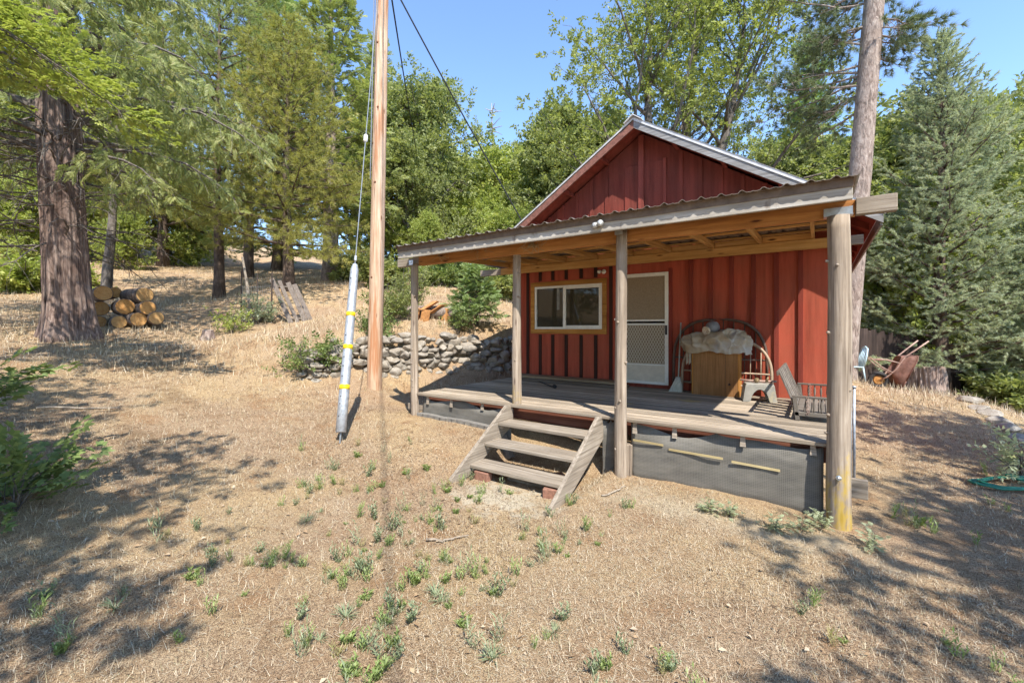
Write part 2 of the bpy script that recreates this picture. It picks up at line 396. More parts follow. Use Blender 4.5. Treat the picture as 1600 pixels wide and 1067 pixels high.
# front wall with real openings for window and door
wx0, wx1, wz0, wz1 = -4.76, -3.285, -.04, .815
dx0, dx1, dz0, dz1 = -2.93, -2.085, -.99, .94
w = MB()
T = .12
def wall(x0, x1, z0, z1): w.box(x0, x1, YW, YW+T, z0, z1)
wall(XL, wx0, -1.5, 1.62); wall(wx0, wx1, -1.5, wz0); wall(wx0, wx1, wz1, 1.62); wall(wx1, dx0, -1.5, 1.62)
wall(dx0, dx1, -1.5, dz0); wall(dx0, dx1, dz1, 1.62); wall(dx1, XR, -1.5, 1.62)
w.box(XL, XL+T, YW+T, YB, -1.5, 1.62); w.box(XR-T, XR, YW+T, YB, -1.5, 1.62); w.box(XL+T, XR-T, YB-T, YB, -1.5, 1.62)
w.build('wall', M_red, cab)
gb = MB()
for yy in (YW-.004, YB-T):
    gb.prism([(XL, yy, 1.62), (XR, yy, 1.62), (XR, yy, roofz(XR)-.05), (-2.545, yy, 3.40), (XL, yy, roofz(XL)-.05)], (0, T, 0))
split_build(gb, 'gable', M_redgable, cab)
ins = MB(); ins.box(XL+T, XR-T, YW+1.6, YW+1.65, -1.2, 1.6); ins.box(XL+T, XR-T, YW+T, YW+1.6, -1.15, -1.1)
ins.build('dark_interior_box', M_inside, cab)  # dark coloured panels standing in for the unlit room
# battens
bt = MB(); bd = MB(); bg = MB()
for k in range(1, 7):
    x = -.21-.303*(k-1)
    bt.box(x-.030, x+.030, YW-.036, YW, DZ, 1.45)
bt.box(XR-.09, XR+.02, YW-.026, YW, -1.5, 1.5); bt.box(XL-.02, XL+.08, YW-.026, YW, -1.5, 1.5)
bt.box(dx0-.07, dx0, YW-.024, YW, DZ, dz1+.06); bt.box(dx1, dx1+.06, YW-.024, YW, DZ, dz1+.06)
for x in (-4.93, -4.63, -4.34, -4.04, -3.72, -3.42, -3.12):
    for z0, z1 in ((DZ, wz0-.11), (wz1+.115, 1.45)) if -4.87 < x < -3.19 else ((DZ, 1.45),):
        bd.box(x-.032, x+.032, YW-.018, YW, z0, z1)
for x in (-5.0, -4.7, -4.4, -4.1, -3.8, -3.5, -3.2, -1.88, -1.575, -1.27, -.965, -.66, -.36, -.06):
    bg.box(x-.03, x+.03, YW-.024, YW-.004, 1.3, roofz(x)-.04)
split_build(bt, 'batten', M_batten, cab)
for q_ in split_build(bd, 'batten', M_darkbat, cab): q_['label'] = 'dark weathered batten'
split_build(bg, 'gable_batten', M_redgable, cab)
hatch = MB(); hatch.box(-2.85, -2.13, YW-.028, YW-.004, 1.5, 2.86)
hatch.build('attic_hatch', M_redgable, cab, bevel=.004)
cp = MB(); cp.box(-2.595, -2.50, YW-.06, YW-.004, 1.4, 3.36); cp.box(-2.17, -2.12, YW-.045, YW-.028, 1.5, 2.88)
split_build(cp, 'gable_board', redmat('faded red post', (.30,.07,.05)), cab, bevel=.004)

# main roof: two pitched slabs with ribbed steel, rake boards and red soffit
rf = MB()
YF, YR = 7.22, 14.0
for sg in (-1, 1):
    n = 150; prof = []
    x1 = 3.22
    for i in range(n+1):
        y = YF-.02+(YR-YF+.04)*i/n
        prof.append((y, .022*max(0, cos(i*2*pi/5))**2))
    v = []
    for (y, h) in prof:
        for s in (0, 1):
            x = -2.545+sg*(x1*s)
            v.append((x, y, 3.50-.63*x1*s+h))
    f = [(2*i, 2*i+1, 2*i+3, 2*i+2) for i in range(n)]
    rf.add(v, f)
    rf.prism([(-2.545, YF+.02, 3.48), (-2.545+sg*(x1-.02), YF+.02, 3.48-.63*(x1-.02)), (-2.545+sg*(x1-.02), YF+.02, 3.455-.63*(x1-.02)), (-2.545, YF+.02, 3.455)], (0, YR-YF-.04, 0))
roof = rf.build('roof', M_steel, cab)
cap = MB()
cap.prism([(-2.70, YF-.06, 3.43), (-2.545, YF-.06, 3.545), (-2.39, YF-.06, 3.43), (-2.39, YF-.06, 3.445), (-2.545, YF-.06, 3.56), (-2.70, YF-.06, 3.445)], (0, YR-YF+.12, 0))
cap.build('ridge_cap', M_steel, roof)
vp = MB(); vp.tube([(-1.0, 8.6, 2.2), (-1.0, 8.6, 2.80)], .05, 12); vp.tube([(-1.0, 8.6, 2.80), (-1.0, 8.6, 2.84)], .07, 12)
vp.build('flue_pipe', plain('rusty flue', (.35,.12,.06), .8, .2), roof)
so = MB()
for sg in (-1, 1):   # soffit boarding
    so.prism([(-2.545, YF+.03, 3.452), (-2.545+sg*3.18, YF+.03, 3.452-.63*3.18), (-2.545+sg*3.18, YF+.03, 3.43-.63*3.18), (-2.545, YF+.03, 3.43)], (0, YR-YF-.06, 0))
    for t in (.62, 1.35, 2.1, 2.85):
        x = -2.545+sg*t; z = 3.43-.63*t
        so.box(x-.025, x+.025, YF+.05, YW-.03, z-.075, z-.0)
    for q in range(8):
        y = YW+.3+q*.75; xw = XR if sg > 0 else XL
        so.prism([(xw, y, roofz(xw)+.0), (xw, y, roofz(xw)-.1), (-2.545+sg*3.13, y, 3.43-.63*3.13-.09), (-2.545+sg*3.13, y, 3.43-.63*3.13)], (0, .05, 0))
so.build('soffit', M_soffit, cab)
rk = MB(); fl = MB()
for sg in (-1, 1):
    rk.prism([(-2.545, YF, 3.47), (-2.545+sg*3.22, YF, 3.47-.63*3.22), (-2.545+sg*3.22, YF, 3.345-.63*3.22), (-2.545, YF, 3.345)], (0, .028, 0))
    fl.prism([(-2.545, YF-.012, 3.525), (-2.545+sg*3.24, YF-.012, 3.525-.63*3.24), (-2.545+sg*3.24, YF-.012, 3.525-(.035 if sg < 0 else .06)-.63*3.24), (-2.545, YF-.012, 3.525-(.035 if sg < 0 else .06))], (0, .010, 0))
    rk.box(*(sorted((-2.545+sg*3.19, -2.545+sg*3.215))), YF+.03, YR, 3.32-.63*3.22, 3.46-.63*3.22)
rbs = split_build(rk, 'rake_board', M_raketrim, cab); split_build(fl, 'rake_flashing', M_steel, cab)
rbs[0].data.materials[0] = plain('brown red rake paint', (.20,.085,.06), .8, 0, .35, 20, .2)

# window
tr = MB()
tr.box(wx0-.085, wx1+.085, YW-.035, YW-.002, wz1, wz1+.088); tr.box(wx0-.085, wx1+.085, YW-.035, YW-.002, wz0-.09, wz0)
tr.box(wx0-.085, wx0, YW-.033, YW-.002, wz0, wz1); tr.box(wx1, wx1+.085, YW-.033, YW-.002, wz0, wz1)
win = tr.build('window', M_trimw, cab, bevel=.004)
fr = MB(); t = .042; xm = (wx0+wx1)/2-.06
for a in ((wx0, wx1, wz0, wz0+t), (wx0, wx1, wz1-t, wz1), (wx0, wx0+t, wz0+t, wz1-t), (wx1-t, wx1, wz0+t, wz1-t), (xm-.025, xm+.035, wz0+t, wz1-t)):
    fr.box(a[0], a[1], YW-.02, YW+.05, a[2], a[3])
for a in ((xm+.035, wx1-t, wz0+t, wz0+t+.03), (xm+.035, wx1-t, wz1-t-.03, wz1-t), (wx1-t-.03, wx1-t, wz0+t+.03, wz1-t-.03)):
    fr.box(a[0], a[1], YW-.012, YW+.04, a[2], a[3])
fr.build('frame', M_white, win, bevel=.003)
pn = MB(); pn.box(wx0+t, xm-.025, YW+.018, YW+.022, wz0+t, wz1-t); pn.build('pane', M_glass, win)
pn = MB(); pn.box(xm+.035, wx1-t-.03, YW+.006, YW+.010, wz0+t+.03, wz1-t-.03); pn.build('pane', M_glass, win)
stk = MB(); stk.box(wx0+.50, wx0+.56, YW+.0145, YW+.0175, wz0+.38, wz1-.05); stk.build('window_sticker', plain('faded sticker', (.20,.20,.18), .6), win)

# screen door
fr = MB(); t = .062; Y0, Y1 = YW-.03, YW+.01
for a in ((dx0, dx0+t, dz0, dz1), (dx1-t, dx1, dz0, dz1), (dx0+t, dx1-t, dz1-t, dz1), (dx0+t, dx1-t, dz0, dz0+.05), (dx0+t, dx1-t, .035, .065), (dx0+t, dx1-t, .10, .13), (dx0+t, dx1-t, -.665, -.64)):
    fr.box(a[0], a[1], Y0, Y1, a[2], a[3])
door = fr.build('screen_door', M_white, cab, bevel=.004)
s = MB(); s.box(dx0+t, dx1-t, YW-.012, YW-.008, .13, dz1-t); s.build('fly_screen', M_screen, door)
s = MB(); s.box(dx0+t, dx1-t, YW-.008, YW-.004, -.64, .035); s.build('fly_screen', M_screen, door)
s = MB(); s.box(dx0+t, dx1-t, YW-.02, YW-.008, dz0+.05, -.665); s.build('kick_panel', M_cream, door)
s = MB(); X0, X1, Z0, Z1 = dx0+t, dx1-t, -.64, .035
for k in range(-16, 30):
    for sg in (-1, 1):
        a = X0+k*.048; z0, z1 = Z0, Z1; sl = .55
        xa, xb = (a, a+(z1-z0)*sl) if sg > 0 else (a+(z1-z0)*sl, a)
        pts = []
        za, zb = z0, z1
        def cl(x): return min(max(x, X0), X1)
        if xa == xb: continue
        ta, tb = (cl(xa)-xa)/(xb-xa), (cl(xb)-xa)/(xb-xa)
        if abs(tb-ta) < .02: continue
        s.beam((cl(xa), YW-.014-.002*sg, za+(zb-za)*ta), (cl(xb), YW-.014-.002*sg, za+(zb-za)*tb), .004, .009, (1, 0, 0))
s.build('expanded_metal_grille', M_mesh, door)
s = MB(); s.box(dx1-.045, dx1-.02, Y0-.03, Y0, -.13, .03); s.build('door_handle', M_black, door)
s = MB(); s.box(dx0-.07, dx1+.06, YW-.05, YW+.02, DZ, dz0-.003); s.build('threshold', M_soffit, door)

# porch: deck, rim, skirt
dk = MB(); yy = 4.88; rng = random.Random(3)
while yy < YW-.02:
    wdt = min(.112, YW-.004-yy)
    dk.box(-5.28+rng.uniform(-.015, .015), .19+rng.uniform(-.02, .02), yy, yy+wdt, DZ-.036, DZ+rng.uniform(-.003, .003)); yy += .14
dk.build('deck', M_deck, cab, bevel=.004)
rim = MB(); rim.box(-5.2, .14, 5.04, 5.09, DZ-.22, DZ-.04); rim.box(-5.2, -5.15, 5.09, YW, DZ-.22, DZ-.04); rim.box(.09, .14, 5.09, YW, DZ-.22, DZ-.04)
for y in (5.7, 6.4, 7.1): rim.box(-5.15, .09, y, y+.05, DZ-.2, DZ-.04)
rim.build('rim_joist', wood('red brown joist', [(.09,.03,.018),(.17,.06,.035),(.25,.10,.06)], 'x', 26), cab)
st = MB(); st.beam((.10, 4.98, -1.44), (.36, 4.98, -1.44), .05, .17); st.beam((-5.55, 4.98, -1.3), (-5.15, 4.98, -1.3), .05, .1)
split_build(st, 'sill_beam', M_grey_x, cab, bevel=.005)
def skirt(x0, x1, sag):
    n = 40; k = MB(); v = []
    for i in range(n+1):
        x = x0+(x1-x0)*i/n; s = i/n
        zt = DZ-.05-sag*(abs(sin(s*pi*2.0))**.8)*(.6+.4*sin(s*9+x0)); zb = gz(x, 4.93)-.12
        for j in range(5):
            yw = 4.935+.012*sin(x*7+j)+.01*j/4
            v.append((x, yw, zt+(zb-zt)*j/4))
    k.add(v, [(i*5+j, (i+1)*5+j, (i+1)*5+j+1, i*5+j+1) for i in range(n) for j in range(4)])
    o = k.build('skirt_mesh', M_skirt, cab, True)
    m = o.modifiers.new('thick', 'SOLIDIFY'); m.thickness = .004
skirt(-5.18, -3.46, .085); skirt(-2.12, -1.9, .05); skirt(-1.77, .04, .10)
tb = MB()
for x in (-4.55, -3.95, -5.05, -1.28, -.62, -.04, -1.72):
    h = rng.uniform(.09, .13); tb.prism([(x-.02, 4.928, DZ-.04), (x+.02, 4.928, DZ-.04), (x+.03, 4.915, DZ-.04-h), (x-.024, 4.915, DZ-.04-h)], (0, -.01, 0))
split_build(tb, 'skirt_cleat', M_grey_x, cab)
ys = MB()
for x0, x1, z0, z1 in ((-1.34, -.80, -1.335, -1.345), (-.72, -.30, -1.36, -1.375), (-1.74, -1.40, -1.29, -1.30)):
    ys.beam((x0, 4.915, z0), (x1, 4.915, z1), .008, .022)
split_build(ys, 'skirt_batten', wood('pale lath', [(.28,.21,.10),(.46,.36,.18),(.56,.46,.26)], 'x', 20), cab)
ft = MB(); n = 14
for i in range(n):
    x0 = -5.2+1.72*i/n; x1 = -5.2+1.72*(i+1)/n; z = (gz(x0, 4.85)+gz(x1, 4.85))/2
    ft.beam((x0, 4.875, gz(x0, 4.85)-.04), (x1+.01, 4.875, gz(x1, 4.85)-.04), .10, .17)
ft.build('footing', M_concrete, cab)
# posts: slightly uneven peeled logs
def post(x, y, z0, z1, r0, r1, sd, mat, lean=0):
    n, s = 26, 18; v = []
    for i in range(n):
        t = i/(n-1); z = z0+(z1-z0)*t; r = r0+(r1-r0)*t
        cx = x+lean*(1-t)+.008*sin(t*5+sd); cy = y+.006*cos(t*7+sd)
        for j in range(s):
            a = 2*pi*j/s; rr = r*(1+.09*float(vnoise(np.array([cos(a)*1.6+sd*3, sin(a)*1.6, z*2.2]), 5))-.04)
            v.append((cx+rr*cos(a), cy+rr*sin(a), z))
    k = MB(); k.add(v, [(i*s+j, i*s+(j+1) % s, (i+1)*s+(j+1) % s, (i+1)*s+j) for i in range(n-1) for j in range(s)]+[tuple(range((n-1)*s, n*s))])
    rr = random.Random(int(sd*10))
    for q in range(7):   # knot stubs
        a = rr.uniform(-2.9, -.2); z = rr.uniform(z0+.3, z1-.15); r = r0+(r1-r0)*(z-z0)/(z1-z0)
        d = np.array([cos(a), sin(a), .15]); c0 = np.array([x, y, z])
        k.tube([c0+d*r*.8, c0+d*(r+.012)], [.02, .011], 7)
    return k.build('porch_post', mat, cab, True)
p1 = post(-5.33, 4.9, gz(-5.33, 4.9)-.2, 1.02, .064, .058, 1.0, M_post)
p2 = post(-3.42, 5.02, DZ, 1.09, .066, .056, 2.0, M_postlich2)
p3 = post(-1.86, 4.86, gz(-1.86, 4.86)-.2, 1.11, .072, .061, 3.0, M_post)
p4 = post(.145, 4.86, gz(.145, 4.86)-.2, .985, .094, .083, 4.0, M_postlich, .012)
bp = MB(); bp.beam((-1.80, 4.93, gz(-1.8, 4.93)-.1), (-1.80, 4.93, DZ-.3), .09, .09, (0,1,0)); bp.beam((-2.1, 4.98, gz(-2.1, 5)-.1), (-2.1, 4.98, DZ-.06), .06, .06, (0,1,0)); split_build(bp, 'support_post', M_post, cab, bevel=.005)
for (x, y, z) in ((-3.42, 4.955, 1.03), (-1.86, 4.79, 1.05), (-5.33, 4.832, .99)):
    k = MB(); k.box(x-.045, x+.045, y-.012, y, z, z+.075); k.tube([(x, y-.012, z+.04), (x, y-.02, z+.04)], .009, 8); k.build('strap', M_plate, [p2, p3, p1][[-3.42, -1.86, -5.33].index(x)])
k = MB(); k.box(.04, .25, 4.83, 4.925, .985, .992); k.box(.04, .25, 4.895, 4.905, .99, 1.07); k.build('strap', M_plate, p4)
k = MB(); k.lathe([(.022, 0), (.022, .015), (.010, .02), (.010, .035)], (.145, 4.76, -1.31), 8, (0, -1, 0)); k.build('bolt', M_plate, p4)

# beams, rafters, fascia, roofing
bm = MB(); bm.box(-5.27, .27, 4.93, 5.02, .99, 1.13); front = bm.build('porch_beam', M_beam, cab, bevel=.004)
bm = MB(); bm.box(-5.78, -5.272, 4.932, 5.018, .995, 1.125); bm.box(.272, .55, 4.90, 4.99, .99, 1.135); split_build(bm, 'beam_end', M_grey_x, front, bevel=.006)
bm = MB(); bm.box(-5.45, .27, 7.40, 7.46, 1.09, 1.225); back = bm.build('porch_beam', M_pine_x, cab, bevel=.004)
bm = MB(); bm.box(-6.0, -5.452, 7.40, 7.46, 1.09, 1.22); bm.box(.272, .49, 7.40, 7.46, 1.10, 1.225); split_build(bm, 'beam_end', M_grey_x, back, bevel=.006)
def pz(y): return 1.128+(y-4.95)*.0412           # underside of rafters
ra = MB()
for k in range(9):
    x = -5.25+.65*k if k < 8 else -.06
    ra.prism([(x-.02, 4.66, pz(4.66)-.0), (x-.02, 7.62, pz(7.62)), (x-.02, 7.62, pz(7.62)+.09), (x-.02, 4.66, pz(4.66)+.09)], (.04, 0, 0))
ra.prism([(.17, 4.66, pz(4.66)), (.17, 7.62, pz(7.62)), (.17, 7.62, pz(7.62)+.09), (.17, 4.66, pz(4.66)+.09)], (.04, 0, 0))
split_build(ra, 'rafter', M_pine_y, cab, bevel=.003)
pu = MB()
for y in (5.0, 5.55, 6.15, 6.75, 7.35): pu.box(-5.27, .22, y-.04, y+.04, pz(y)+.092, pz(y)+.112)
for k in range(8):
    x = -5.23+.65*k; pu.box(x+.005, x+.60, 7.43, 7.455, pz(7.45)+.0, pz(7.45)+.088); pu.box(x+.005, x+.60, 4.965, 4.985, pz(4.97)+.004, pz(4.97)+.05)
pu.build('roof_purlin', M_pine_x, cab)
fa = MB(); fa.box(-5.38, .235, 4.60, 4.64, 1.062, 1.185); fa.build('fascia', M_fascia, cab, bevel=.004)
fa = MB(); fa.box(-5.385, .24, 4.588, 4.60, 1.165, 1.245); fa.box(-5.385, .24, 4.575, 4.588, 1.232, 1.245); fa.build('drip_edge', M_rust, cab)
ro = MB(); n = 32*10; v = []
X0, X1 = -5.42, .28
for i in range(n+1):
    x = X0+(X1-X0)*i/n; ph = ((x-X0)/.176) % 1.0
    h = .028*max(0, 1-abs(ph-.5)/.17)**.6 if abs(ph-.5) < .17 else .006*(abs(ph) < .06 or abs(ph) > .94)
    for y in (4.535, 7.64): v.append((x, y, pz(y)+.125+h))
ro.add(v, [(2*i, 2*i+2, 2*i+3, 2*i+1) for i in range(n)])
o = ro.build('porch_roof', M_corr, cab); md = o.modifiers.new('thick', 'SOLIDIFY'); md.thickness = .004; md.offset = 0
lf = MB(); lf.lathe([(.0, -.03), (.035, -.025), (.035, .02), (.028, .03), (.0, .034)], (-1.985, 4.56, 1.155), 12, (.25, -1, -.4)); lf.tube([(-1.985, 4.60, 1.17), (-1.985, 4.56, 1.155)], .014, 8)
lf.lathe([(.0, -.03), (.032, -.025), (.032, .02), (.026, .03), (.0, .034)], (-2.05, 4.57, 1.14), 12, (-.4, -1, -.3)); lf.build('floodlight', plain('grey lamp housing', (.45,.45,.44), .4, .3), cab, True)
lf = MB(); lf.lathe([(.03, 0), (.045, .02), (.03, .05), (.0, .06)], (-3.24, YW-.03, 1.02), 10, (0, -1, 0)); lf.lathe([(.03, 0), (.04, .02), (.028, .05), (.0, .06)], (-3.33, YW-.03, 1.03), 10, (0, -1, -.3)); lf.build('wall_lamp', M_white, cab, True)

# steps
sx0, sx1 = -3.43, -2.15
sp = MB()
def stringer(x, th):
    zt = DZ-.03; gf_ = gz(x, 3.72)
    yf = 3.70
    sp.prism([(x, 4.90, zt+.02), (x, 4.94, zt-.04), (x, 4.94, zt-.25), (x, yf+.26, gf_-.03), (x, yf, gf_-.03), (x, yf-.01, gf_+.03), (x, 4.80, zt+.03)], (th, 0, 0))
stringer(sx0-.04, .045); stringer(sx1, .045)
steps = link('steps', None, cab)
split_build(sp, 'stringer', M_grey_y, steps, bevel=.005)
zg = gz(-2.8, 3.9)
for k in range(3):
    z = DZ-.20*(k+1)+.008; y1 = 4.90-.28*k-.02; 
    for q in range(2):
        tdd = MB(); tdd.box(sx0+.006, sx1-.006, y1-.145-.15*q, y1-.15*q-.005, z-.042, z+random.uniform(-.003, .003)); tdd.build('tread', M_grey_x, steps, bevel=.006)
cl = MB()
for k in range(3):
    z = DZ-.20*(k+1)+.008; y1 = 4.90-.28*k
    for x in (sx0+.006, sx1-.046): cl.box(x, x+.04, y1-.28, y1-.04, z-.085, z-.044)
split_build(cl, 'tread_cleat', M_grey_y, steps)

# ============================================================ loose bricks under the steps
BR = [(-3.25, 4.06, 'old red brick under the bottom tread near the pale stringer foot'), (-2.30, 4.05, 'old red brick under the bottom tread beside the wide stringer'), (-2.75, 4.45, 'red brick lying in the shade under the middle of the steps'), (-2.52, 4.5, 'red brick in the shade under the steps nearer the wide stringer')]
for i, (x, y, lab) in enumerate(BR):
    k = MB(); z = gz(x, y); a = .3*i
    hgt = max(.07, (DZ-.6-.04) - z - .002) if i < 2 else .10
    dvec = np.array([cos(a)*.1, sin(a)*.1, 0]); c0 = np.array([x, y, z+hgt/2-.01])
    k.beam(c0-dvec, c0+dvec, .10, hgt); tag(k.build('brick', M_brick, bevel=.008), lab, 'brick', 'bricks under the steps')
k = MB(); z = gz(-2.65, 4.25); k.beam((-3.0, 4.22, z+.06), (-2.3, 4.26, z+.05), .04, .11); tag(k.build('loose_board', M_grey_x, bevel=.004), 'short grey board standing on edge in the dirt under the steps', 'board')
# ============================================================ utility pole, guy, cables
M_pole = wood('new utility pole', [(.34,.18,.10),(.57,.39,.26),(.74,.59,.45)], 'z', 30, vary=0, knots=(.16,.06,.025), bstr=1.0, stain=((.40,.19,.095),(6,6,.4),1.2,.52))
M_galv = plain('galvanised guy guard', (.40,.42,.45), .5, .45, .3, 18, .05)
M_yellow = plain('yellow reflective tape', (.80,.52,.01), .5, 0, .1, 20, 0)
M_wire = plain('steel strand', (.34,.35,.36), .4, .6, .1, 40, 0)
nt = M_pole.node_tree; b = nt.nodes['Principled BSDF']; src = b.inputs['Base Color'].links[0].from_socket
ck = noise(nt, coords(nt, (70, 70, 1.1)), 1.0, 3, .6)
nt.links.new(mixc(nt, ramp(nt, ck, [(.62, (0,0,0)), (.67, (.75,.75,.75))]), src, (.12,.055,.028)), b.inputs['Base Color'])
pb = G(585, 8.9); base = pb.copy()
topdir = (P(597, 0, 8.9)-P(585, 590, 8.9)); topdir /= topdir[2]
HT = 9.6
def logpole(name, p0, p1, r0, r1, mat, n=40, s=24, seed=0, parent=None, bumpy=.03, origin=None, flare=0):
    t = np.linspace(0, 1, n); pts = p0+(p1-p0)*t[:, None]
    L = np.linalg.norm(p1-p0); th = np.arange(s)*2*pi/s
    r = r0+(r1-r0)*t + flare*np.exp(-t*L/.35)
    nz = fbm(np.stack(np.broadcast_arrays(np.cos(th)[None]*1.3+seed, np.sin(th)[None]*1.3, (t*L*1.1)[:, None]), -1), seed, 3)
    R = r[:, None]*(1+bumpy*2*nz)
    v = np.stack([pts[:, 0:1]+R*np.cos(th), pts[:, 1:2]+R*np.sin(th), np.broadcast_to(pts[:, 2:3], R.shape)], -1)
    k = MB(); k.add(v.reshape(-1, 3), [(i*s+j, i*s+(j+1) % s, (i+1)*s+(j+1) % s, (i+1)*s+j) for i in range(n-1) for j in range(s)]+[tuple(range((n-1)*s, n*s)), tuple(range(s))[::-1]])
    return k.build(name, mat, parent, True, origin=origin if origin is not None else p0)
pt = base+topdir*HT
up = logpole('utility_pole', base-topdir*.3, pt, .150, .118, M_pole, 60, 28, 2, origin=base)
tag(up, 'tall new peeled wooden utility pole standing in bare dirt left of the porch', 'utility pole')
for h, a in ((2.2, -1.4), (3.1, -2.2), (4.1, -1.2), (4.9, -1.9), (5.6, -1.0), (6.3, -1.7), (6.9, -1.3), (7.4, -2.0)):   # knots
    c = base+topdir*h; r = .147-.0033*h; d = np.array([cos(a), sin(a), 0])
    k = MB(); k.lathe([(.028, -.01), (.022, .006), (.0, .008)], c+d*r, 8, d); k.build('knot', plain('pole knot', (.13,.05,.02), .9) if h == 2.2 else bpy.data.materials['pole knot'], up, True)
k = MB(); k.tube([base+topdir*HT*.985+np.array([-.45, .2, 0]), base+topdir*HT*.985+np.array([.45, -.2, 0])], .035, 8); k.build('bracket', M_galv, up)
k = MB(); c = base+topdir*4.2; k.tube([c+np.array([-.135*cos(.2), -.10, -0.0])+topdir*t for t in (0, 1.5, 3, 4.2, 5.3)], .012, 6); k.build('ground_wire', M_wire, up)

ga = GP(531, 693, 3, 12)
gt = base+topdir*8.7+np.array([-.1, .02, 0])
gd_ = gt-ga; gl = np.linalg.norm(gd_); gu = gd_/gl
gw = MB(); gw.tube([ga-gu*.15, ga+gu*.4], .012, 6); gw.tube([ga+gu*.3, gt], .0075, 6)
gwo = gw.build('guy_wire', M_wire, origin=ga); tag(gwo, 'thin steel guy wire running from its ground anchor up to the wooden pole', 'guy wire')
k = MB(); c = ga+gu*5.05; k.tube([c-gu*.08, c-gu*.06, c+gu*.06, c+gu*.08], [.015, .034, .034, .015], 10); k.build('insulator', M_white, gwo)
k = MB(); k.tube([ga+gu*2.72, ga+gu*2.80], .02, 8); k.build('clamp', M_galv, gwo)
gg = thing('guy_guard', ga+gu*.14, 'galvanised steel tube guard with three yellow bands leaning beside the wooden pole', 'guy guard')
k = MB(); k.tube([ga+gu*.14, ga+gu*.145, ga+gu*.6, ga+gu*2.56, ga+gu*2.62, ga+gu*2.66], [.055, .068, .068, .060, .045, .030], 20); k.build('tube', M_galv, gg, True)
for s in (.72, 1.30, 1.80):
    k = MB(); k.tube([ga+gu*s, ga+gu*(s+.065)], [.0695-.0041*(s-.6)]*2, 20); k.build('band', M_yellow, gg, True)
k = MB()
side = np.cross(gu, W(0, 1)); side /= np.linalg.norm(side); fr_ = np.cross(side, gu)
if fr_@W(0, 1) > 0: fr_ = -fr_
for s in (.35, .52, .62, .9, 1.05, 1.18, 1.5, 2.2, 2.4):
    c = ga+gu*s+fr_*.060+side*.02; k.tube([c, c+fr_*.010], .008, 6)
k.build('bolt_holes', M_black, gg)

def cable(name, a, b, sag, r, label, mat=M_black, n=40):
    t = np.linspace(0, 1, n); p = np.asarray(a)+(np.asarray(b)-np.asarray(a))*t[:, None]; p[:, 2] -= sag*4*t*(1-t)
    k = MB(); k.tube(p, r, 6); o = k.build(name, mat, origin=a); return tag(o, label, 'cable', 'overhead cables on the wooden pole')
fp = P(667, 303, 62)
fb = fp.copy(); fb[2] = gz(fp[0], fp[1])
cable('overhead_cable', base+topdir*8.95, fp, 1.2, .02, 'black cable running away from the wooden pole to the far small pole on the hill')
cable('overhead_cable', base+topdir*8.35+np.array([.1, 0, 0]), P(818, 350, 10.9), .05, .016, 'black service cable sloping down from the wooden pole to the cabin eave')
pole2 = base+np.array([SAZ0*t_ for SAZ0, t_ in zip((.792, -.611), (26, 26))]+[0.0]); pole2[2] = gz(pole2[0], pole2[1])
cable('overhead_cable', base+topdir*9.3, pole2+np.array([0, 0, 9.3]), .9, .012, 'thick bundled cable passing over the yard in front of the porch')
up2 = logpole('utility_pole', pole2-np.array([0, 0, .5]), pole2+np.array([.1, 0, 9.6]), .15, .118, M_pole, 30, 16, 6, origin=pole2)
tag(up2, 'second wooden utility pole out of view in the yard', 'utility pole')
up3 = logpole('utility_pole', fb-np.array([0, 0, .5]), fp+np.array([0, 0, .4]), .17, .14, M_pole, 20, 12, 8, origin=fb)
tag(up3, 'tiny far utility pole rising among green trees on the hillside', 'utility pole')

# ============================================================ stone retaining wall
M_stone = None
m, nt, b, o = newmat('field stone'); M_stone = m
isl = island(nt); n1 = noise(nt, coords(nt), 9, 6, .65); n2 = noise(nt, coords(nt), 60, 4, .7)
c = ramp(nt, isl, [(0, (.13,.105,.08)), (.35, (.25,.205,.155)), (.7, (.33,.285,.23)), (1, (.19,.165,.14))])
c = mixc(nt, ramp(nt, n1, [(.42, (0,0,0)), (.62, (.8,.8,.8))]), c, (.38,.345,.29))
c = mixc(nt, ramp(nt, n2, [(.35, (.6,.6,.6)), (.5, (0,0,0))]), c, (.10,.085,.07))
nt.links.new(c, b.inputs['Base Color']); b.inputs['Roughness'].default_value = .92; b.inputs['Specular IOR Level'].default_value = .15; bump(nt, n2, .5, .02, b)
import bmesh
def ico(sub):
    bm_ = bmesh.new(); bmesh.ops.create_icosphere(bm_, subdivisions=sub, radius=1)
    v = np.array([q.co[:] for q in bm_.verts]); f = [tuple(q.index for q in fc.verts) for fc in bm_.faces]; bm_.free(); return v, f
ICO3, ICO3F = ico(3); ICO2, ICO2F = ico(2)
def rock(mb, c, size, rs, rz=0, base=(ICO3, ICO3F)):
    v = base[0].copy()
    for q in range(9):      # facet the ball with random cuts
        nrm = rs.normal(size=3); nrm /= np.linalg.norm(nrm); dd = rs.uniform(.55, .85)
        s = v@nrm; v = v-nrm*np.clip(s-dd, 0, None)[:, None]*.92
    v = v*(1+.10*fbm(v*2.2+rs.uniform(0, 50), 4, 3)[:, None])
    v = v*np.array(size)
    cz, sz = cos(rz), sin(rz); v = v@np.array([[cz, sz, 0], [-sz, cz, 0], [0, 0, 1]])
    mb.add(v+np.array(c), base[1])
rs = np.random.RandomState(5)
line = [np.array(q, float) for q in ((-4.35, 8.75), (-3.6, 9.03), (-2.6, 9.5), (-1.5, 9.95), (0, 10.65), (1.2, 11.3))]
seg = [np.linalg.norm(line[i+1]-line[i]) for i in range(5)]; Ltot = sum(seg)
def online(s):
    for i in range(5):
        if s <= seg[i] or i == 4: return line[i]+(line[i+1]-line[i])*s/seg[i]
        s -= seg[i]
sw = MB(); s = 0
hh_ = [0.0, .17, .33, .48, .63, .78, .92]
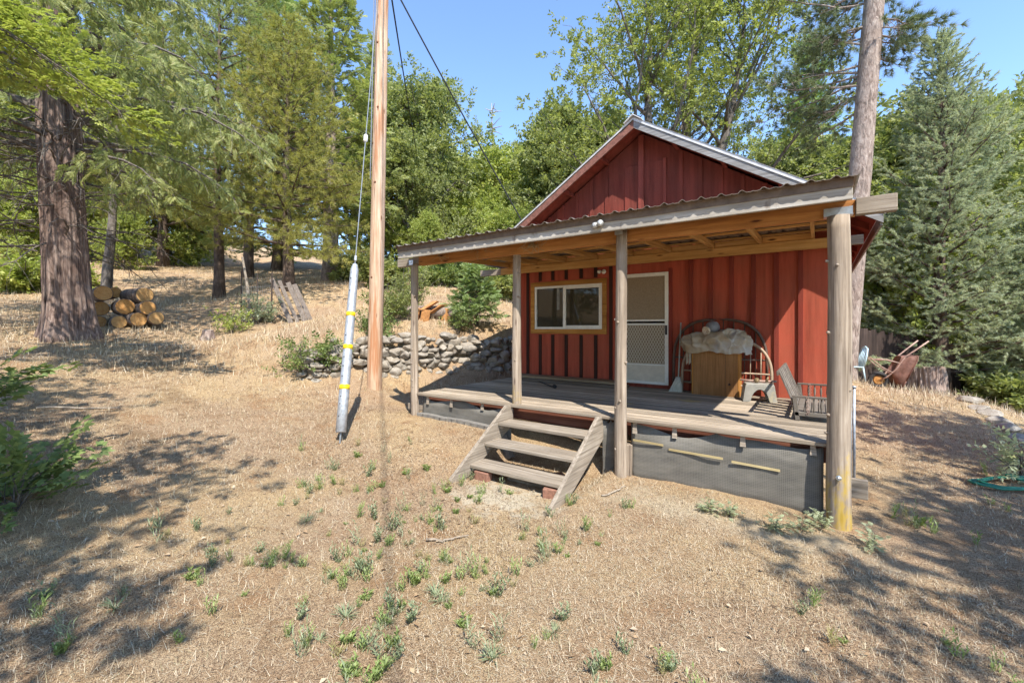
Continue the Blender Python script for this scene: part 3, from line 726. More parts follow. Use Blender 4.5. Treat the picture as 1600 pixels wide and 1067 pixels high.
for row in range(9):
    s = rs.uniform(0, .2)
    while s < Ltot:
        wdt = rs.uniform(.10, .20) if rs.rand() < .45 else rs.uniform(.2, .40)
        c2 = online(min(s+wdt/2, Ltot)); p = W(c2[0], c2[1]+row*.03+rs.uniform(-.05, .05))
        f0 = W(c2[0], c2[1]-.3); zb = gz(f0[0], f0[1]); f1 = W(c2[0], c2[1]+.75); zt = gz(f1[0], f1[1])-.06
        hrow = max(.09, (zt-zb)/7.6); z = zb+hrow*(row+.35)+rs.uniform(-.06, .06)
        if z < zt+rs.uniform(-.12, .04):
            rock(sw, (p[0], p[1], z), (wdt*.58, .15+.05*rs.rand(), min(wdt*.6, hrow*rs.uniform(.55, 1.15))), rs, YAW+.42+rs.uniform(-.5, .5))
        s += wdt*.92
wl = sw.build('stone_wall', M_stone, smooth=False); tag(wl, 'low dry stacked fieldstone retaining wall holding the bank behind the porch', 'stone wall')
# rocks along the edge of the yard, right
for i, (px, py) in enumerate(((1512, 628), (1530, 640), (1546, 648), (1561, 662), (1576, 672), (1590, 686), (1602, 697))):
    p = GP(px, py, 4, 14); k = MB(); sz = [(.26,.2,.09), (.2,.16,.08), (.22,.2,.08), (.18,.15,.1), (.24,.2,.09), (.2,.2,.08), (.24,.2,.1)][i]
    rock(k, (p[0], p[1], p[2]+.03), sz, rs, i*1.1)
    tag(k.build('border_rock', M_stone), 'flat grey rock in the border row along the right edge of the yard', 'rock', 'rocks edging the yard')

# ============================================================ sawn rounds by the big tree
M_bark = barkmat('log bark', (.05,.035,.028), (.19,.14,.11), (.36,.30,.255), 10, 3)
m, nt, b, o = newmat('fresh sawn end grain'); M_cut = m
gen = nt.nodes.new('ShaderNodeTexCoord'); mp = nt.nodes.new('ShaderNodeMapping'); nt.links.new(gen.outputs['Object'], mp.inputs[0])
wv = nt.nodes.new('ShaderNodeTexWave'); wv.wave_type = 'RINGS'; wv.rings_direction = 'X'; wv.inputs['Scale'].default_value = 16; wv.inputs['Distortion'].default_value = 2.5; wv.inputs['Detail'].default_value = 3
nt.links.new(mp.outputs[0], wv.inputs[0]); n1 = noise(nt, coords(nt), 14, 5)
c = ramp(nt, wv.outputs[0], [(.2, (.50,.30,.12)), (.8, (.62,.41,.19))]); c = mixc(nt, ramp(nt, n1, [(.45, (0,0,0)), (.7, (.7,.7,.7))]), c, (.44,.22,.075))
oi = nt.nodes.new('ShaderNodeObjectInfo'); c = mixc(nt, 1.0, c, ramp(nt, oi.outputs['Random'], [(0, (.62,.55,.48)), (.5, (1,1,1)), (1, (.9,.75,.6))]), 'MULTIPLY')
vo = node(nt, 'ShaderNodeTexNoise'); vo.inputs['Scale'].default_value = 5; vo.inputs['Distortion'].default_value = 3; nt.links.new(coords(nt), vo.inputs['Vector'])
c = mixc(nt, ramp(nt, vo.outputs['Fac'], [(.485, (0,0,0)), (.497, (.7,.7,.7)), (.503, (.7,.7,.7)), (.515, (0,0,0))]), c, (.16,.085,.04))
nt.links.new(c, b.inputs['Base Color']); b.inputs['Roughness'].default_value = .85; b.inputs['Specular IOR Level'].default_value = .15
def make_log(r, L, seed, bark=M_bark, cut=M_cut, name='sawn_log'):
    s, n = 26, 12; th = np.arange(s)*2*pi/s; xs = np.linspace(-L/2, L/2, n)
    prof = r*(1+.10*fbm(np.stack([np.cos(th)*1.2+seed, np.sin(th)*1.2, 0*th], -1), seed, 2))
    R = prof[None]*(1+.10*fbm(np.stack(np.broadcast_arrays(np.cos(th)[None]*5, np.sin(th)[None]*5+seed, xs[:, None]*2.5), -1), seed+3, 3))
    v = np.stack([np.broadcast_to(xs[:, None], R.shape), R*np.cos(th), R*np.sin(th)], -1).reshape(-1, 3)
    k = MB(); k.add(v, [(i*s+j, (i+1)*s+j, (i+1)*s+(j+1) % s, i*s+(j+1) % s) for i in range(n-1) for j in range(s)]+[tuple(range(s)), tuple(range((n-1)*s, n*s))[::-1]])
    o = k.build(name, bark, None, True, origin=(0, 0, 0))
    for sg in (-1, 1):
        c_ = MB(); x = sg*(L/2+.003); q = np.stack([np.full(s, x), .93*prof*np.cos(th), .93*prof*np.sin(th)], -1)
        q2 = q.copy(); q2[:, 0] = sg*(L/2+.010); q2[:, 1:] *= .985
        c_.add(np.concatenate([q, q2]), [(j, (j+1) % s, s+(j+1) % s, s+j) for j in range(s)]+[tuple(range(s, 2*s))])
        c_.build('cut_end', cut, o)
    return o
LOGS = [(162,484,11.6,.155,'bottom left round of the sawn log stack at the foot of the shaggy trunk'),(155,457,11.8,.20,'round above the bottom left one in the log stack, against the shaggy trunk'),
 (190,503,11.6,.17,'second round from the trunk in the bottom row of the log stack'),(217,499,11.6,.185,'third round from the trunk in the bottom row of the log stack'),(248,497,11.7,.175,'bottom row round at the outer end of the log stack'),
 (199,479,11.7,.21,'large pale round in the middle of the log stack'),(232,481,11.7,.185,'small round in the middle row at the outer end of the log stack'),
 (221,461,11.8,.205,'biggest top round of the log stack with a cracked cut face'),(183,457,12.2,.15,'pale round at the back of the top row of the log stack'),(164,458,11.6,.2,'top row round of the log stack beside the shaggy trunk')]
LOGS[0] = (158,503,11.6,.165,LOGS[0][4]); LOGS[1] = (157,482,11.7,.19,LOGS[1][4])
Zg = gz(*P(205, 508, 11.7)[:2])
for i, (px, py, d, r, lab) in enumerate(LOGS):
    o = make_log(r, .9 if i != 7 else 1.15, i*7+1)
    p = P(px, py, d); row = 0 if i in (0, 2, 3, 4) else (1 if i in (1, 5, 6) else 2)
    axis = W(.80, -.6); axis /= np.linalg.norm(axis)
    off = axis*.45
    o.location = p-off*np.array([1, 1, 0]); o.rotation_euler = (i*1.3, 0, math.atan2(axis[1], axis[0])+random.uniform(-.12, .12))
    tag(o, lab, 'log', 'sawn log stack by the big trunk')
# split firewood in front of the trees behind the porch
M_split = plain('split orange firewood', (.42,.20,.07), .9, 0, .4, 14, .3, col2=(.30,.13,.05))
FW = [(652,487,'split firewood log standing on end beside the small fir, leftmost'),(664,489,'upright split firewood log next to the leftmost one behind the porch post'),(672,474,'split firewood log lying on top of the heap behind the porch'),(683,478,'orange split log leaning at the middle of the firewood heap'),(697,487,'upright orange split log at the outer end of the firewood heap')]
for i, (px, py, lab) in enumerate(FW):
    p = GP(px, 500, 6, 30); p = p+np.array([0, 0, (500-py-9)*.021]); k = MB(); a = random.uniform(0, 3)
    hgt = .42; pr = []
    for q in range(4): an = a+q*1.3; pr.append((.12*cos(an), .12*sin(an), 0))
    tv = W(.5, .2, .35 if i in (2, 3) else 3); tv = tv/np.linalg.norm(tv)*hgt
    k.prism([np.array(q)+p-tv/2 for q in pr], tv)
    k2 = k.build('firewood_log', M_split, bevel=.012); tag(k2, lab, 'firewood', 'split firewood heap')
for i, (px, d, L, lab) in enumerate(((675, 15.2, 1.4, 'dark weathered log lying across the split firewood heap'), (712, 15, 1.5, 'long grey log lying on the ground by the small fir trunk'))):
    o = make_log(.17, L, 60+i, M_bark, M_bark, 'fallen_log'); p = GP(px, 497, 6, 30)+W(0, .15*i); o.location = p+np.array([0, 0, .14]); o.rotation_euler = (0, 0, YAW+.1+i*.2); tag(o, lab, 'log')

# ============================================================ pallet, stakes, stump
pl = thing('pallet', G(470, 12.6), 'weathered wooden pallet leaning back by the brush pile under the pines', 'pallet')
p0 = np.array(wpos(pl)); ux = W(1, .35); ux /= np.linalg.norm(ux); lean = W(-.52, .30, .85); lean /= np.linalg.norm(lean); nn = np.cross(ux, lean)
M_pal = wood('pallet boards', [(.09,.07,.055),(.21,.17,.14),(.31,.265,.225)], 'z', 24)
for i, o_ in enumerate((-.27, -.09, .12, .27)):
    k = MB(); a = p0+ux*o_; k.beam(a-lean*.05, a+lean*(1.55-.06*i), .13 if i != 1 else .10, .022, nn); k.build('slat', M_pal, pl, bevel=.004)
for h in (.12, 1.28):
    k = MB(); a = p0+lean*h-nn*.055; k.beam(a-ux*.30, a+ux*.31, .04, .085, nn); k.build('runner', M_pal, pl, bevel=.004)
M_stake = plain('rusty steel stake', (.075,.055,.045), .8, .3, .3, 20, .1)
for i, (px, d, h, r, lab) in enumerate(((377, 12.6, 1.5, .020, 'thin rusty fence stake left of the leafy brush by the pines'), (402, 13.0, 1.4, .022, 'short dark fence stake behind the brush pile'), (424, 12.8, 1.45, .026, 'dark steel fence stake beside the leaning pallet'), (392, 14.5, 1.7, .045, 'pale crooked stick standing in the brush pile near the stakes'))):
    p = G(px, d); k = MB(); ln = np.array([.02*i, .0, 0]) if i < 3 else W(-.28, 0)
    k.tube([p-np.array([0, 0, .2]), p+ln*.5+np.array([0, 0, h*.5]), p+ln+np.array([0, 0, h])], [r, r, r*.7], 7); 
    tag(k.build('fence_stake' if i < 3 else 'dead_stick', M_stake if i < 3 else M_grey_x, origin=p), lab, 'stake' if i < 3 else 'stick')
wf = MB(); a, b2 = G(379, 12.6), G(424, 12.8)
for j in range(9):
    z = .1+j*.12; wf.tube([a+np.array([0, 0, z]), (a+b2)/2+np.array([0, .02, z-.03]), b2+np.array([0, 0, z])], .003, 4)
for j in range(14):
    q = a+(b2-a)*j/13; wf.tube([q+np.array([0, 0, .08]), q+np.array([0, 0, 1.08])], .003, 4)
tag(wf.build('wire_fence_panel', M_wire, origin=a), 'short panel of grey wire mesh fence between stakes behind the brush', 'wire fence')

def shaggy(name, c, r0, r1, H, mat, lean=(0, 0), seed=1, s=150, n=110, depth=.10, flare=.25, fl=.5, parent=None, top=True, zdown=.35, freq=7.0, open_top=False):
    t = np.linspace(0, 1, n)**1.2; th = np.arange(s)*2*pi/s
    zz = -zdown+(H+zdown)*t
    r = r0+(r1-r0)*np.clip(zz/H, 0, 1)+flare*np.exp(-np.clip(zz, 0, None)/fl)*(1+.5*np.cos(th*5+seed)[None].T*0).ravel()[0]
    tw = th[None]+zz[:, None]*.05
    q = np.stack([np.cos(tw)*freq, np.sin(tw)*freq, np.broadcast_to(zz[:, None]*.8, tw.shape)], -1)
    a = vnoise(q, seed); b_ = vnoise(q*np.array([2.1, 2.1, 1.7])+7, seed+1)
    ridge = 1-np.abs(2*a-1)*1.0; ridge = ridge**.7
    disp = depth*(ridge-.6)*r0*2 + depth*.5*(b_-.5)*r0*2
    but = flare*.5*np.exp(-np.clip(zz, 0, None)/fl)[:, None]*np.cos(th*4+seed)[None]
    R = r[:, None]+disp+but
    cx = c[0]+lean[0]*np.clip(zz, 0, None)/H; cy = c[1]+lean[1]*np.clip(zz, 0, None)/H
    ztop = np.broadcast_to((c[2]+zz)[:, None], R.shape).copy()
    v = np.stack([cx[:, None]+R*np.cos(th), cy[:, None]+R*np.sin(th), ztop], -1)
    if top: v[-1, :, 2] += .04*(vnoise(np.stack([th*6, 0*th, 0*th], -1), seed)-.5)
    k = MB(); k.add(v.reshape(-1, 3), [(i*s+j, i*s+(j+1) % s, (i+1)*s+(j+1) % s, (i+1)*s+j) for i in range(n-1) for j in range(s)])
    o = k.build(name, mat, parent, True, origin=c)
    return o, v[-1]
M_cedarbark = barkmat('shaggy cedar bark', (.028,.018,.014), (.165,.11,.09), (.37,.285,.24), 17, .55)
M_stumpbark = barkmat('grey stump bark', (.05,.033,.026), (.27,.195,.165), (.48,.385,.33), 18, 1.4)
c = GP(1451, 604, 5, 14)
c = c+W(0, .3); c[2] = gz(c[0], c[1])
st_, ring = shaggy('tree_stump', c, .58, .54, .86, M_stumpbark, seed=4, s=180, n=30, depth=.16, flare=.12, fl=.25, freq=10)
tag(st_, 'large grey shaggy bark tree stump beside the rusty wheelbarrow', 'stump')
k = MB(); cc = ring.mean(0); k.add(np.concatenate([ring*.97+cc*.03, [cc+np.array([0, 0, .01])]]), [(j, (j+1) % len(ring), len(ring)) for j in range(len(ring))])
k.build('cut_top', plain('weathered cut wood', (.30,.24,.19), .9, 0, .3, 20, .3), st_, True)
c = GP(325, 530, 6, 16); st2, ring = shaggy('tree_stump', c, .10, .09, .22, M_stumpbark, seed=8, s=40, n=10, depth=.14, flare=.04, fl=.15, freq=8)
tag(st2, 'small broken brown stump in the dry grass left of the bushes', 'stump')
cc = ring.mean(0); k = MB(); k.add(np.concatenate([ring, [cc]]), [(j, (j+1) % len(ring), len(ring)) for j in range(len(ring))]); k.build('cut_top', bpy.data.materials['weathered cut wood'], st2)

# ============================================================ wheelbarrow tipped on its nose
M_wb = plain('rusty brown steel tub', (.165,.08,.058), .8, .05, .35, 12, .2, col2=(.11,.05,.032))
M_rust2 = plain('rusty steel pipe', (.36,.24,.19), .65, .2, .35, 20, .15)
M_rim = plain('rusty orange wheel rim', (.40,.19,.05), .7, .1, .35, 20, .2)
wc = GP(1371, 604, 5, 14)
wbp = thing('wheelbarrow', wc, 'rusty brown wheelbarrow tipped up on its nose against the big stump', 'wheelbarrow')
# local frame: e1 to the right in view, e2 away, e3 up; tub opening faces right-down
e1 = W(.9, -.34); e1 /= np.linalg.norm(e1); e3 = np.array([0, 0, 1.]); e2 = np.cross(e3, e1)
S_ = .80
def L(a, b_, c_): return wc+(e1*a+e2*b_+e3*c_)*S_
wh = MB()
ax = (e2*.95+e1*.1); ax /= np.linalg.norm(ax); cw = L(.02, .0, .20)
q = []
for i in range(17):
    a = 2*pi*i/16; q.append((.155+.05*cos(a), .05*sin(a)))
wh.lathe(q, cw, 28, ax)
wheel = wh.build('wheel', M_rubber, wbp, True)
r_ = MB(); r_.lathe([(.135, -.03), (.11, -.025), (.04, -.045), (.0, -.05)], cw, 20, ax); r_.lathe([(.135, .03), (.11, .025), (.04, .045), (.0, .05)], cw, 20, ax); r_.build('rim', M_rim, wheel, True)
# tub: open tapered tray, standing on its front lip, opening towards the stump
tb = MB()
bot = [L(.28, -.20, .40), L(.28, .24, .40), L(.52, .24, .93), L(.52, -.20, .93)]      # tray floor (faces left)
rimq = [L(.44, -.36, -.02), L(.44, .40, -.02), L(.86, .40, .95), L(.86, -.36, .95)]
def lerpq(a, b_, t): return [x+(y-x)*t for x, y in zip(a, b_)]
rings = [bot, lerpq(bot, rimq, .5), rimq]
def roundq(qd, k=4):
    out = []
    for i in range(4):
        p_, a, n_ = qd[i-1], qd[i], qd[(i+1) % 4]
        for j in range(k+1):
            u = j/k; A = a+(p_-a)*.25; B = a+(n_-a)*.25
            out.append(A*(1-u)**2+a*2*u*(1-u)+B*u*u)
    return out
rr_ = [roundq(q) for q in rings]; nr = len(rr_[0])
tb.add(np.array(sum(rr_, [])), [tuple(range(nr))]+[(i*nr+j, i*nr+(j+1) % nr, (i+1)*nr+(j+1) % nr, (i+1)*nr+j) for i in range(2) for j in range(nr)])
tub = tb.build('tub', M_wb, wbp, True); md = tub.modifiers.new('thick', 'SOLIDIFY'); md.thickness = .006
k = MB(); k.tube(rr_[2]+[rr_[2][0]], .013, 8); k.build('rolled_lip', M_wb, tub, True)
hd = MB()
for sg in (-1, 1):
    hd.tube([L(.04, .06*sg, .20), L(.18, .13*sg, .30), L(.38, .20*sg, .55), L(.58, .22*sg, .92), L(.80, .27*sg, 1.12), L(1.08, .30*sg, 1.38)], .017, 8)
hd.build('handle', M_rust2, wbp, True)
lg = MB()
for sg in (-1, 1):
    lg.tube([L(.30, .18*sg, .44), L(.02, .18*sg, .62), L(-.16, .17*sg, .80), L(-.20, .12*sg, .86)], .012, 8)
    lg.tube([L(.48, .2*sg, .72), L(.16, .18*sg, .82), L(-.14, .17*sg, .80)], .012, 8)
lg.tube([L(-.20, -.12, .86), L(-.205, 0, .875), L(-.20, .12, .86)], .012, 8)
lg.build('leg', M_rust2, wbp, True)

# ============================================================ pale plastic chair and dark board fence behind the cabin corner
M_chair = plain('pale blue plastic', (.42,.55,.60), .4, 0, .1, 10, 0)
cp_ = P(1330, 572, 12.5); cp_[2] = gz(cp_[0], cp_[1])
ch = thing('patio_chair', cp_, 'pale blue plastic patio chair in the shade by the dark board fence', 'chair')
cx1 = W(1, -.3); cx1 /= np.linalg.norm(cx1); cy1 = np.cross([0, 0, 1.], cx1)
def C_(a, b_, z): return cp_+cx1*a+cy1*b_+np.array([0, 0, z])
k = MB(); k.beam(C_(-.22, 0, .42), C_(.22, 0, .40), .46, .03); k.build('seat', M_chair, ch, bevel=.01)
k = MB(); k.tube([C_(.22, -.2, .42), C_(.28, -.22, .7), C_(.33, -.15, .92), C_(.34, 0, .97), C_(.33, .15, .92), C_(.28, .22, .7), C_(.22, .2, .42)], .022, 8)
for q in (-.12, -.04, .04, .12): k.tube([C_(.22, q, .42), C_(.33, q, .93)], .014, 6)
k.build('backrest', M_chair, ch, True)
for sx_ in (-.2, .2):
    for sy_ in (-.2, .2):
        k = MB(); k.tube([C_(sx_, sy_, .42), C_(sx_*1.25, sy_*1.15, 0)], [.024, .016], 8); k.build('leg', M_chair, ch, True)
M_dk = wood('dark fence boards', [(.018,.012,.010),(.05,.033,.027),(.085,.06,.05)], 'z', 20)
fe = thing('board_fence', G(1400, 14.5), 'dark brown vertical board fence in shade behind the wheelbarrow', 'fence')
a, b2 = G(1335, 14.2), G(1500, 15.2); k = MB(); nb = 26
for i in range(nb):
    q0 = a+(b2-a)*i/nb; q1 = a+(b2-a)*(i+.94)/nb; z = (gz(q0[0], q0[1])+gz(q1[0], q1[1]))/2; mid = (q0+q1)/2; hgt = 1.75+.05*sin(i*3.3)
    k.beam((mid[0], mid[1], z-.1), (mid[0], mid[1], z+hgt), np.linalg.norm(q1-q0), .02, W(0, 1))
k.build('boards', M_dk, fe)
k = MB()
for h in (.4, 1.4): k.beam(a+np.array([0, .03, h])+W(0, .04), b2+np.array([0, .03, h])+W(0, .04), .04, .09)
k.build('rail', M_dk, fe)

# garden hose on the ground, right edge
M_hose = plain('green garden hose', (.015,.16,.105), .4, 0, .15, 20, 0)
hp = GP(1578, 760, 3, 10); pts = []
for i in range(150):
    t = i/149; a = t*2*pi*3.2; r = .25+.06*sin(a*.7+1)+.03*t
    x = hp[0]+r*1.35*cos(a)*RX+.55*r*sin(a)*FX; y = hp[1]+r*1.35*cos(a)*RY+.55*r*sin(a)*FY
    pts.append((x, y, gz(x, y)+.02+.012*abs(sin(a*1.5))+.035*t))
pts += [tuple(np.array(pts[-1])+W(.1*i, -.04*i)*.5-np.array([0, 0, .01*i])) for i in range(1, 5)]
k = MB(); k.tube(pts, .014, 8); tag(k.build('garden_hose', M_hose, None, True), 'loose coil of green garden hose on the dry ground at the right edge', 'hose')

# pair of thin pipes standing by the deck corner
for i, (px, lab) in enumerate(((1329.5, 'thin grey pipe beside the thick porch post, nearer the post'), (1334.5, 'taller capped grey pipe beside the thick porch post, away from the post'))):
    p = P(px, 695, 4.75); q = p.copy(); p[2] = gz(p[0], p[1])-.1; q[2] = (HOR-(612 if i == 0 else 606))/FOC*4.75
    k = MB(); k.tube([p, q], .010 if i == 0 else .013, 8)
    if i: k.tube([q, q+np.array([0, 0, .02])], .02, 8)
    tag(k.build('pipe', M_galv, None, True, origin=p), lab, 'pipe')

# ============================================================ things on the porch
M_cab = wood('old veneer cabinet', [(.19,.085,.03),(.33,.16,.06),(.42,.22,.09)], 'z', 26, vary=.1)
M_cabs = wood('cabinet side', [(.32,.13,.03),(.46,.21,.05),(.55,.28,.08)], 'z', 20, vary=.1)
cx0, cx1_, cy0, cy1_ = -1.63, -.96, 7.26, 7.52
ct = thing('cabinet', (-1.3, 7.4, DZ), 'old brown veneer cabinet on the porch covered by a crumpled cloth', 'cabinet')
k = MB(); k.box(cx0, cx0+.02, cy0, cy1_, DZ+.003, DZ+.70); k.box(cx1_-.02, cx1_, cy0, cy1_, DZ+.003, DZ+.70); k.build('side_panel', M_cabs, ct, bevel=.003)
k = MB(); k.box(cx0+.02, cx1_-.02, cy0+.004, cy0+.022, DZ+.003, DZ+.698); k.build('front_panel', M_cab, ct, bevel=.002)
k = MB(); k.box(cx0-.005, cx1_+.005, cy0-.005, cy1_, DZ+.70, DZ+.722); k.build('top', M_cabs, ct, bevel=.003)
k = MB(); k.box(cx1_-.19, cx1_-.187, cy0-.001, cy0+.004, DZ+.04, DZ+.69); k.build('door_seam', M_black, ct)
k = MB(); k.lathe([(.006, 0), (.016, .012), (.018, .02), (0, .026)], (cx1_-.13, cy0+.004, DZ+.19), 10, (0, -1, 0)); k.build('knob', M_stake, ct, True)
# cloth: lumpy crumpled bundle with falling edge
m, nt, b, o = newmat('stained canvas'); M_cloth = m
n1 = noise(nt, coords(nt), 3.2, 5, .6); n2 = noise(nt, coords(nt), 16, 5, .7)
c = ramp(nt, n1, [(.3, (.27,.195,.11)), (.5, (.36,.30,.22)), (.68, (.38,.37,.355))]); c = mixc(nt, ramp(nt, n2, [(.3, (.6,.6,.6)), (.45, (0,0,0))]), c, (.28,.21,.13))
nt.links.new(c, b.inputs['Base Color']); b.inputs['Roughness'].default_value = .95; b.inputs['Specular IOR Level'].default_value = .1
nu, nv = 220, 90; uu = np.linspace(0, 2*pi, nu, endpoint=False); vv = np.linspace(-.62, pi/2, nv)
U, V = np.meshgrid(uu, vv, indexing='ij')
sgp = lambda a, e: np.sign(a)*np.abs(a)**e
ccx, ccy, ccz = -1.30, 7.37, DZ+.80
bx = .46*sgp(np.cos(U), .6)*np.cos(V)**.45; by = .215*sgp(np.sin(U), .6)*np.cos(V)**.45; bz = np.where(V > 0, .17*np.sin(V)**.8, .19*np.sin(V))
pp = np.stack([bx, by, bz], -1)
fold = 1-np.abs(2*vnoise(np.stack([pp[..., 0]*7+pp[..., 2]*5, pp[..., 1]*6, pp[..., 2]*3.5-pp[..., 0]*2], -1)+3, 11)-1)
lump = fbm(pp*5+2, 21, 3)
nrm = pp/np.linalg.norm(pp, axis=-1, keepdims=True)
fold2 = 1-np.abs(2*vnoise(np.stack([pp[..., 0]*15-pp[..., 2]*9, pp[..., 1]*9, pp[..., 2]*7+pp[..., 0]*6], -1)+9, 17)-1)
pp = pp+nrm*(.10*(fold-.6)+.045*(fold2-.6)+.10*lump)[..., None]
pp[..., 2] += .03*np.sin(pp[..., 0]*6)*(V > 0)-.05*(V < -.45)*vnoise(np.stack([U*3, 0*U, 0*U], -1), 4)
pp = pp+np.array([ccx, ccy, ccz])
pp[..., 1] = np.minimum(pp[..., 1], YW-.03)
idx = np.arange(nu*nv).reshape(nu, nv)
fq = np.stack([idx, np.roll(idx, -1, 0), np.roll(np.roll(idx, -1, 0), -1, 1), np.roll(idx, -1, 1)], -1)[:, :-1].reshape(-1, 4)
k = MB(); k.add(pp.reshape(-1, 3), fq.tolist()); clo = k.build('dust_cloth', M_cloth, None, True); tag(clo, 'crumpled stained canvas cloth bundled on top of the brown cabinet', 'cloth')
md = clo.modifiers.new('thick', 'SOLIDIFY'); md.thickness = .006
k = MB()
for x in (-1.70, -1.66): k.add([(x, 7.2, ccz-.1), (x+.03, 7.2, ccz-.1), (x+.035, 7.19, ccz-.30), (x+.004, 7.19, ccz-.34), (x, 7.205, ccz-.1), (x+.03, 7.205, ccz-.1), (x+.035, 7.195, ccz-.30), (x+.004, 7.195, ccz-.34)], [(0,1,2,3),(7,6,5,4),(0,4,5,1),(1,5,6,2),(2,6,7,3),(3,7,4,0)])
k.build('cloth_tie', M_cloth, clo)
# round grey jug lying on the cloth, pale mouth forward
M_jug = plain('grey glazed ware', (.17,.17,.18), .55, 0, .3, 12, .1)
jc = np.array([-1.34, 7.34, ccz+.245]); jd = np.array([-.50, -.84, -.22]); jd /= np.linalg.norm(jd)
ju = thing('jug', jc-np.array([0, 0, .1]), 'round grey jug lying on the cloth with its pale mouth facing out', 'jug')
k = MB(); k.lathe([(0, -.115), (.05, -.10), (.088, -.055), (.10, 0), (.09, .05), (.06, .085), (.045, .10)], jc, 20, jd); k.build('body', M_jug, ju, True)
k = MB(); k.lathe([(.042, .095), (.062, .12), (.068, .15), (.055, .155), (.03, .14), (.0, .12)], jc-np.array([0, 0, .02]), 18, jd); k.build('mouth', plain('pale worn rim', (.50,.42,.32), .7, 0, .3, 40, .1), ju, True)
# two arched bed ends leaning on the wall
M_bed = plain('brown painted bed tube', (.10,.062,.045), .5, .1, .25, 20, .05)
M_bed2 = plain('tan painted bed tube', (.33,.24,.165), .55, .05, .2, 20, .05)
def bedend(x0, x1, yb, yt, h, legs, mat, label):
    o = thing('bed_frame_end', ((x0+x1)/2, yb, DZ), label, 'bed frame', 'bed ends leaning on the cabin wall')
    n = 28; pts = []
    for i in range(n+1):
        a = pi*(1-i/n); ca, sa = cos(a), sin(a)
        x = (x0+x1)/2+(x1-x0)/2*np.sign(ca)*abs(ca)**.72; z = legs+(h-legs)*abs(sa)**.85
        pts.append((x, yb+(yt-yb)*z/h, DZ+z))
    pts = [(x0, yb, DZ)]+pts+[(x1, yb, DZ)]
    k = MB(); k.tube(pts, .022, 10); k.build('arch', mat, o, True)
    def at(x, z): return (x, yb+(yt-yb)*z/h, DZ+z)
    for z in (.16, legs+.05):
        k = MB(); k.tube([at(x0, z), at(x1, z)], .013, 8); k.build('rail', mat, o, True)
    for i in range(1, 9):
        x = x0+(x1-x0)*i/9; u = abs((x-(x0+x1)/2)/((x1-x0)/2)); zt = legs+(h-legs)*max(.05, (1-u**2.7))**.42
        k = MB(); k.tube([at(x, .16), at(x, min(zt, h)-.01)], .0085, 6); k.build('spindle', mat, o, True)
    return o
bedend(-1.98, -.63, YW-.10, YW-.05, 1.17, .5, M_bed, 'taller dark brown arched bed end leaning on the red wall')
bedend(-1.82, -.56, YW-.22, YW-.12, .86, .30, M_bed2, 'lower tan arched bed end leaning in front of the taller one')
# broom
br = thing('broom', (-1.84, 7.42, DZ), 'white bristled broom standing head down between door and cabinet', 'broom')
k = MB(); k.tube([(-1.865, 7.40, DZ+.22), (-1.87, 7.58, DZ+1.12)], .011, 8); k.build('handle', plain('pale green handle', (.36,.40,.36), .5), br, True)
k = MB(); k.add([(-1.90,7.38,DZ+.24),(-1.84,7.38,DZ+.24),(-1.84,7.42,DZ+.24),(-1.90,7.42,DZ+.24),(-1.945,7.33,DZ+.12),(-1.80,7.33,DZ+.12),(-1.80,7.41,DZ+.12),(-1.945,7.41,DZ+.12),(-2.0,7.30,DZ+.005),(-1.79,7.32,DZ+.005),(-1.79,7.40,DZ+.005),(-1.98,7.40,DZ+.005)], [(0,3,2,1)[::-1]]+[(i, (i+1) % 4, 4+(i+1) % 4, 4+i) for i in range(4)]+[(4+i, 4+(i+1) % 4, 8+(i+1) % 4, 8+i) for i in range(4)]+[(11,10,9,8)])
k.build('bristles', wood('white bristles', [(.34,.33,.26),(.58,.57,.48),(.70,.69,.60)], 'z', 60), br, bevel=.01)
# grey plastic step stool
M_pl = plain('grey plastic', (.30,.285,.25), .5, 0, .15, 14, .03, col2=(.42,.36,.24), thr=.55)
sx_, sy_ = -.70, 7.13; az = .28; H_ = .255
so2 = thing('step_stool', (sx_, sy_, DZ), 'small grey plastic step stool on the porch between cabinet and swing', 'stool', rz=az)
def ST(a, b_, z): return np.array([sx_, sy_, DZ])+np.array([a, b_, z])
k = MB(); k.box(sx_-.175, sx_+.175, sy_-.11, sy_+.11, DZ+H_-.025, DZ+H_); k.build('top', M_pl, so2, bevel=.01)
k = MB()
for yy_ in (-.115, .095):
    n = 14; a_ = []
    for i in range(n+1):
        t = i/n; a_.append((-.115+.23*t, .02+.155*sin(pi*t)**.6))
    poly = [(-.215, 0), (-.125, 0)]+a_+[(.125, 0), (.215, 0), (.18, H_-.02), (-.18, H_-.02)]
    k.prism([ST(x, yy_, z) for x, z in poly], (0, .02, 0))
k.build('side_skirt', M_pl, so2, bevel=.004)
for sg in (-1, 1):
    k = MB(); k.prism([ST(sg*.215, -.095, 0), ST(sg*.215, -.05, 0), ST(sg*.195, -.03, .15), ST(sg*.195, .03, .15), ST(sg*.215, .05, 0), ST(sg*.215, .095, 0), ST(sg*.18, .095, H_-.02), ST(sg*.18, -.095, H_-.02)], (-sg*.015, 0, 0)); k.build('leg', M_pl, so2)
for ch_ in so2.children:
    ch_.rotation_euler = (0, 0, 0)
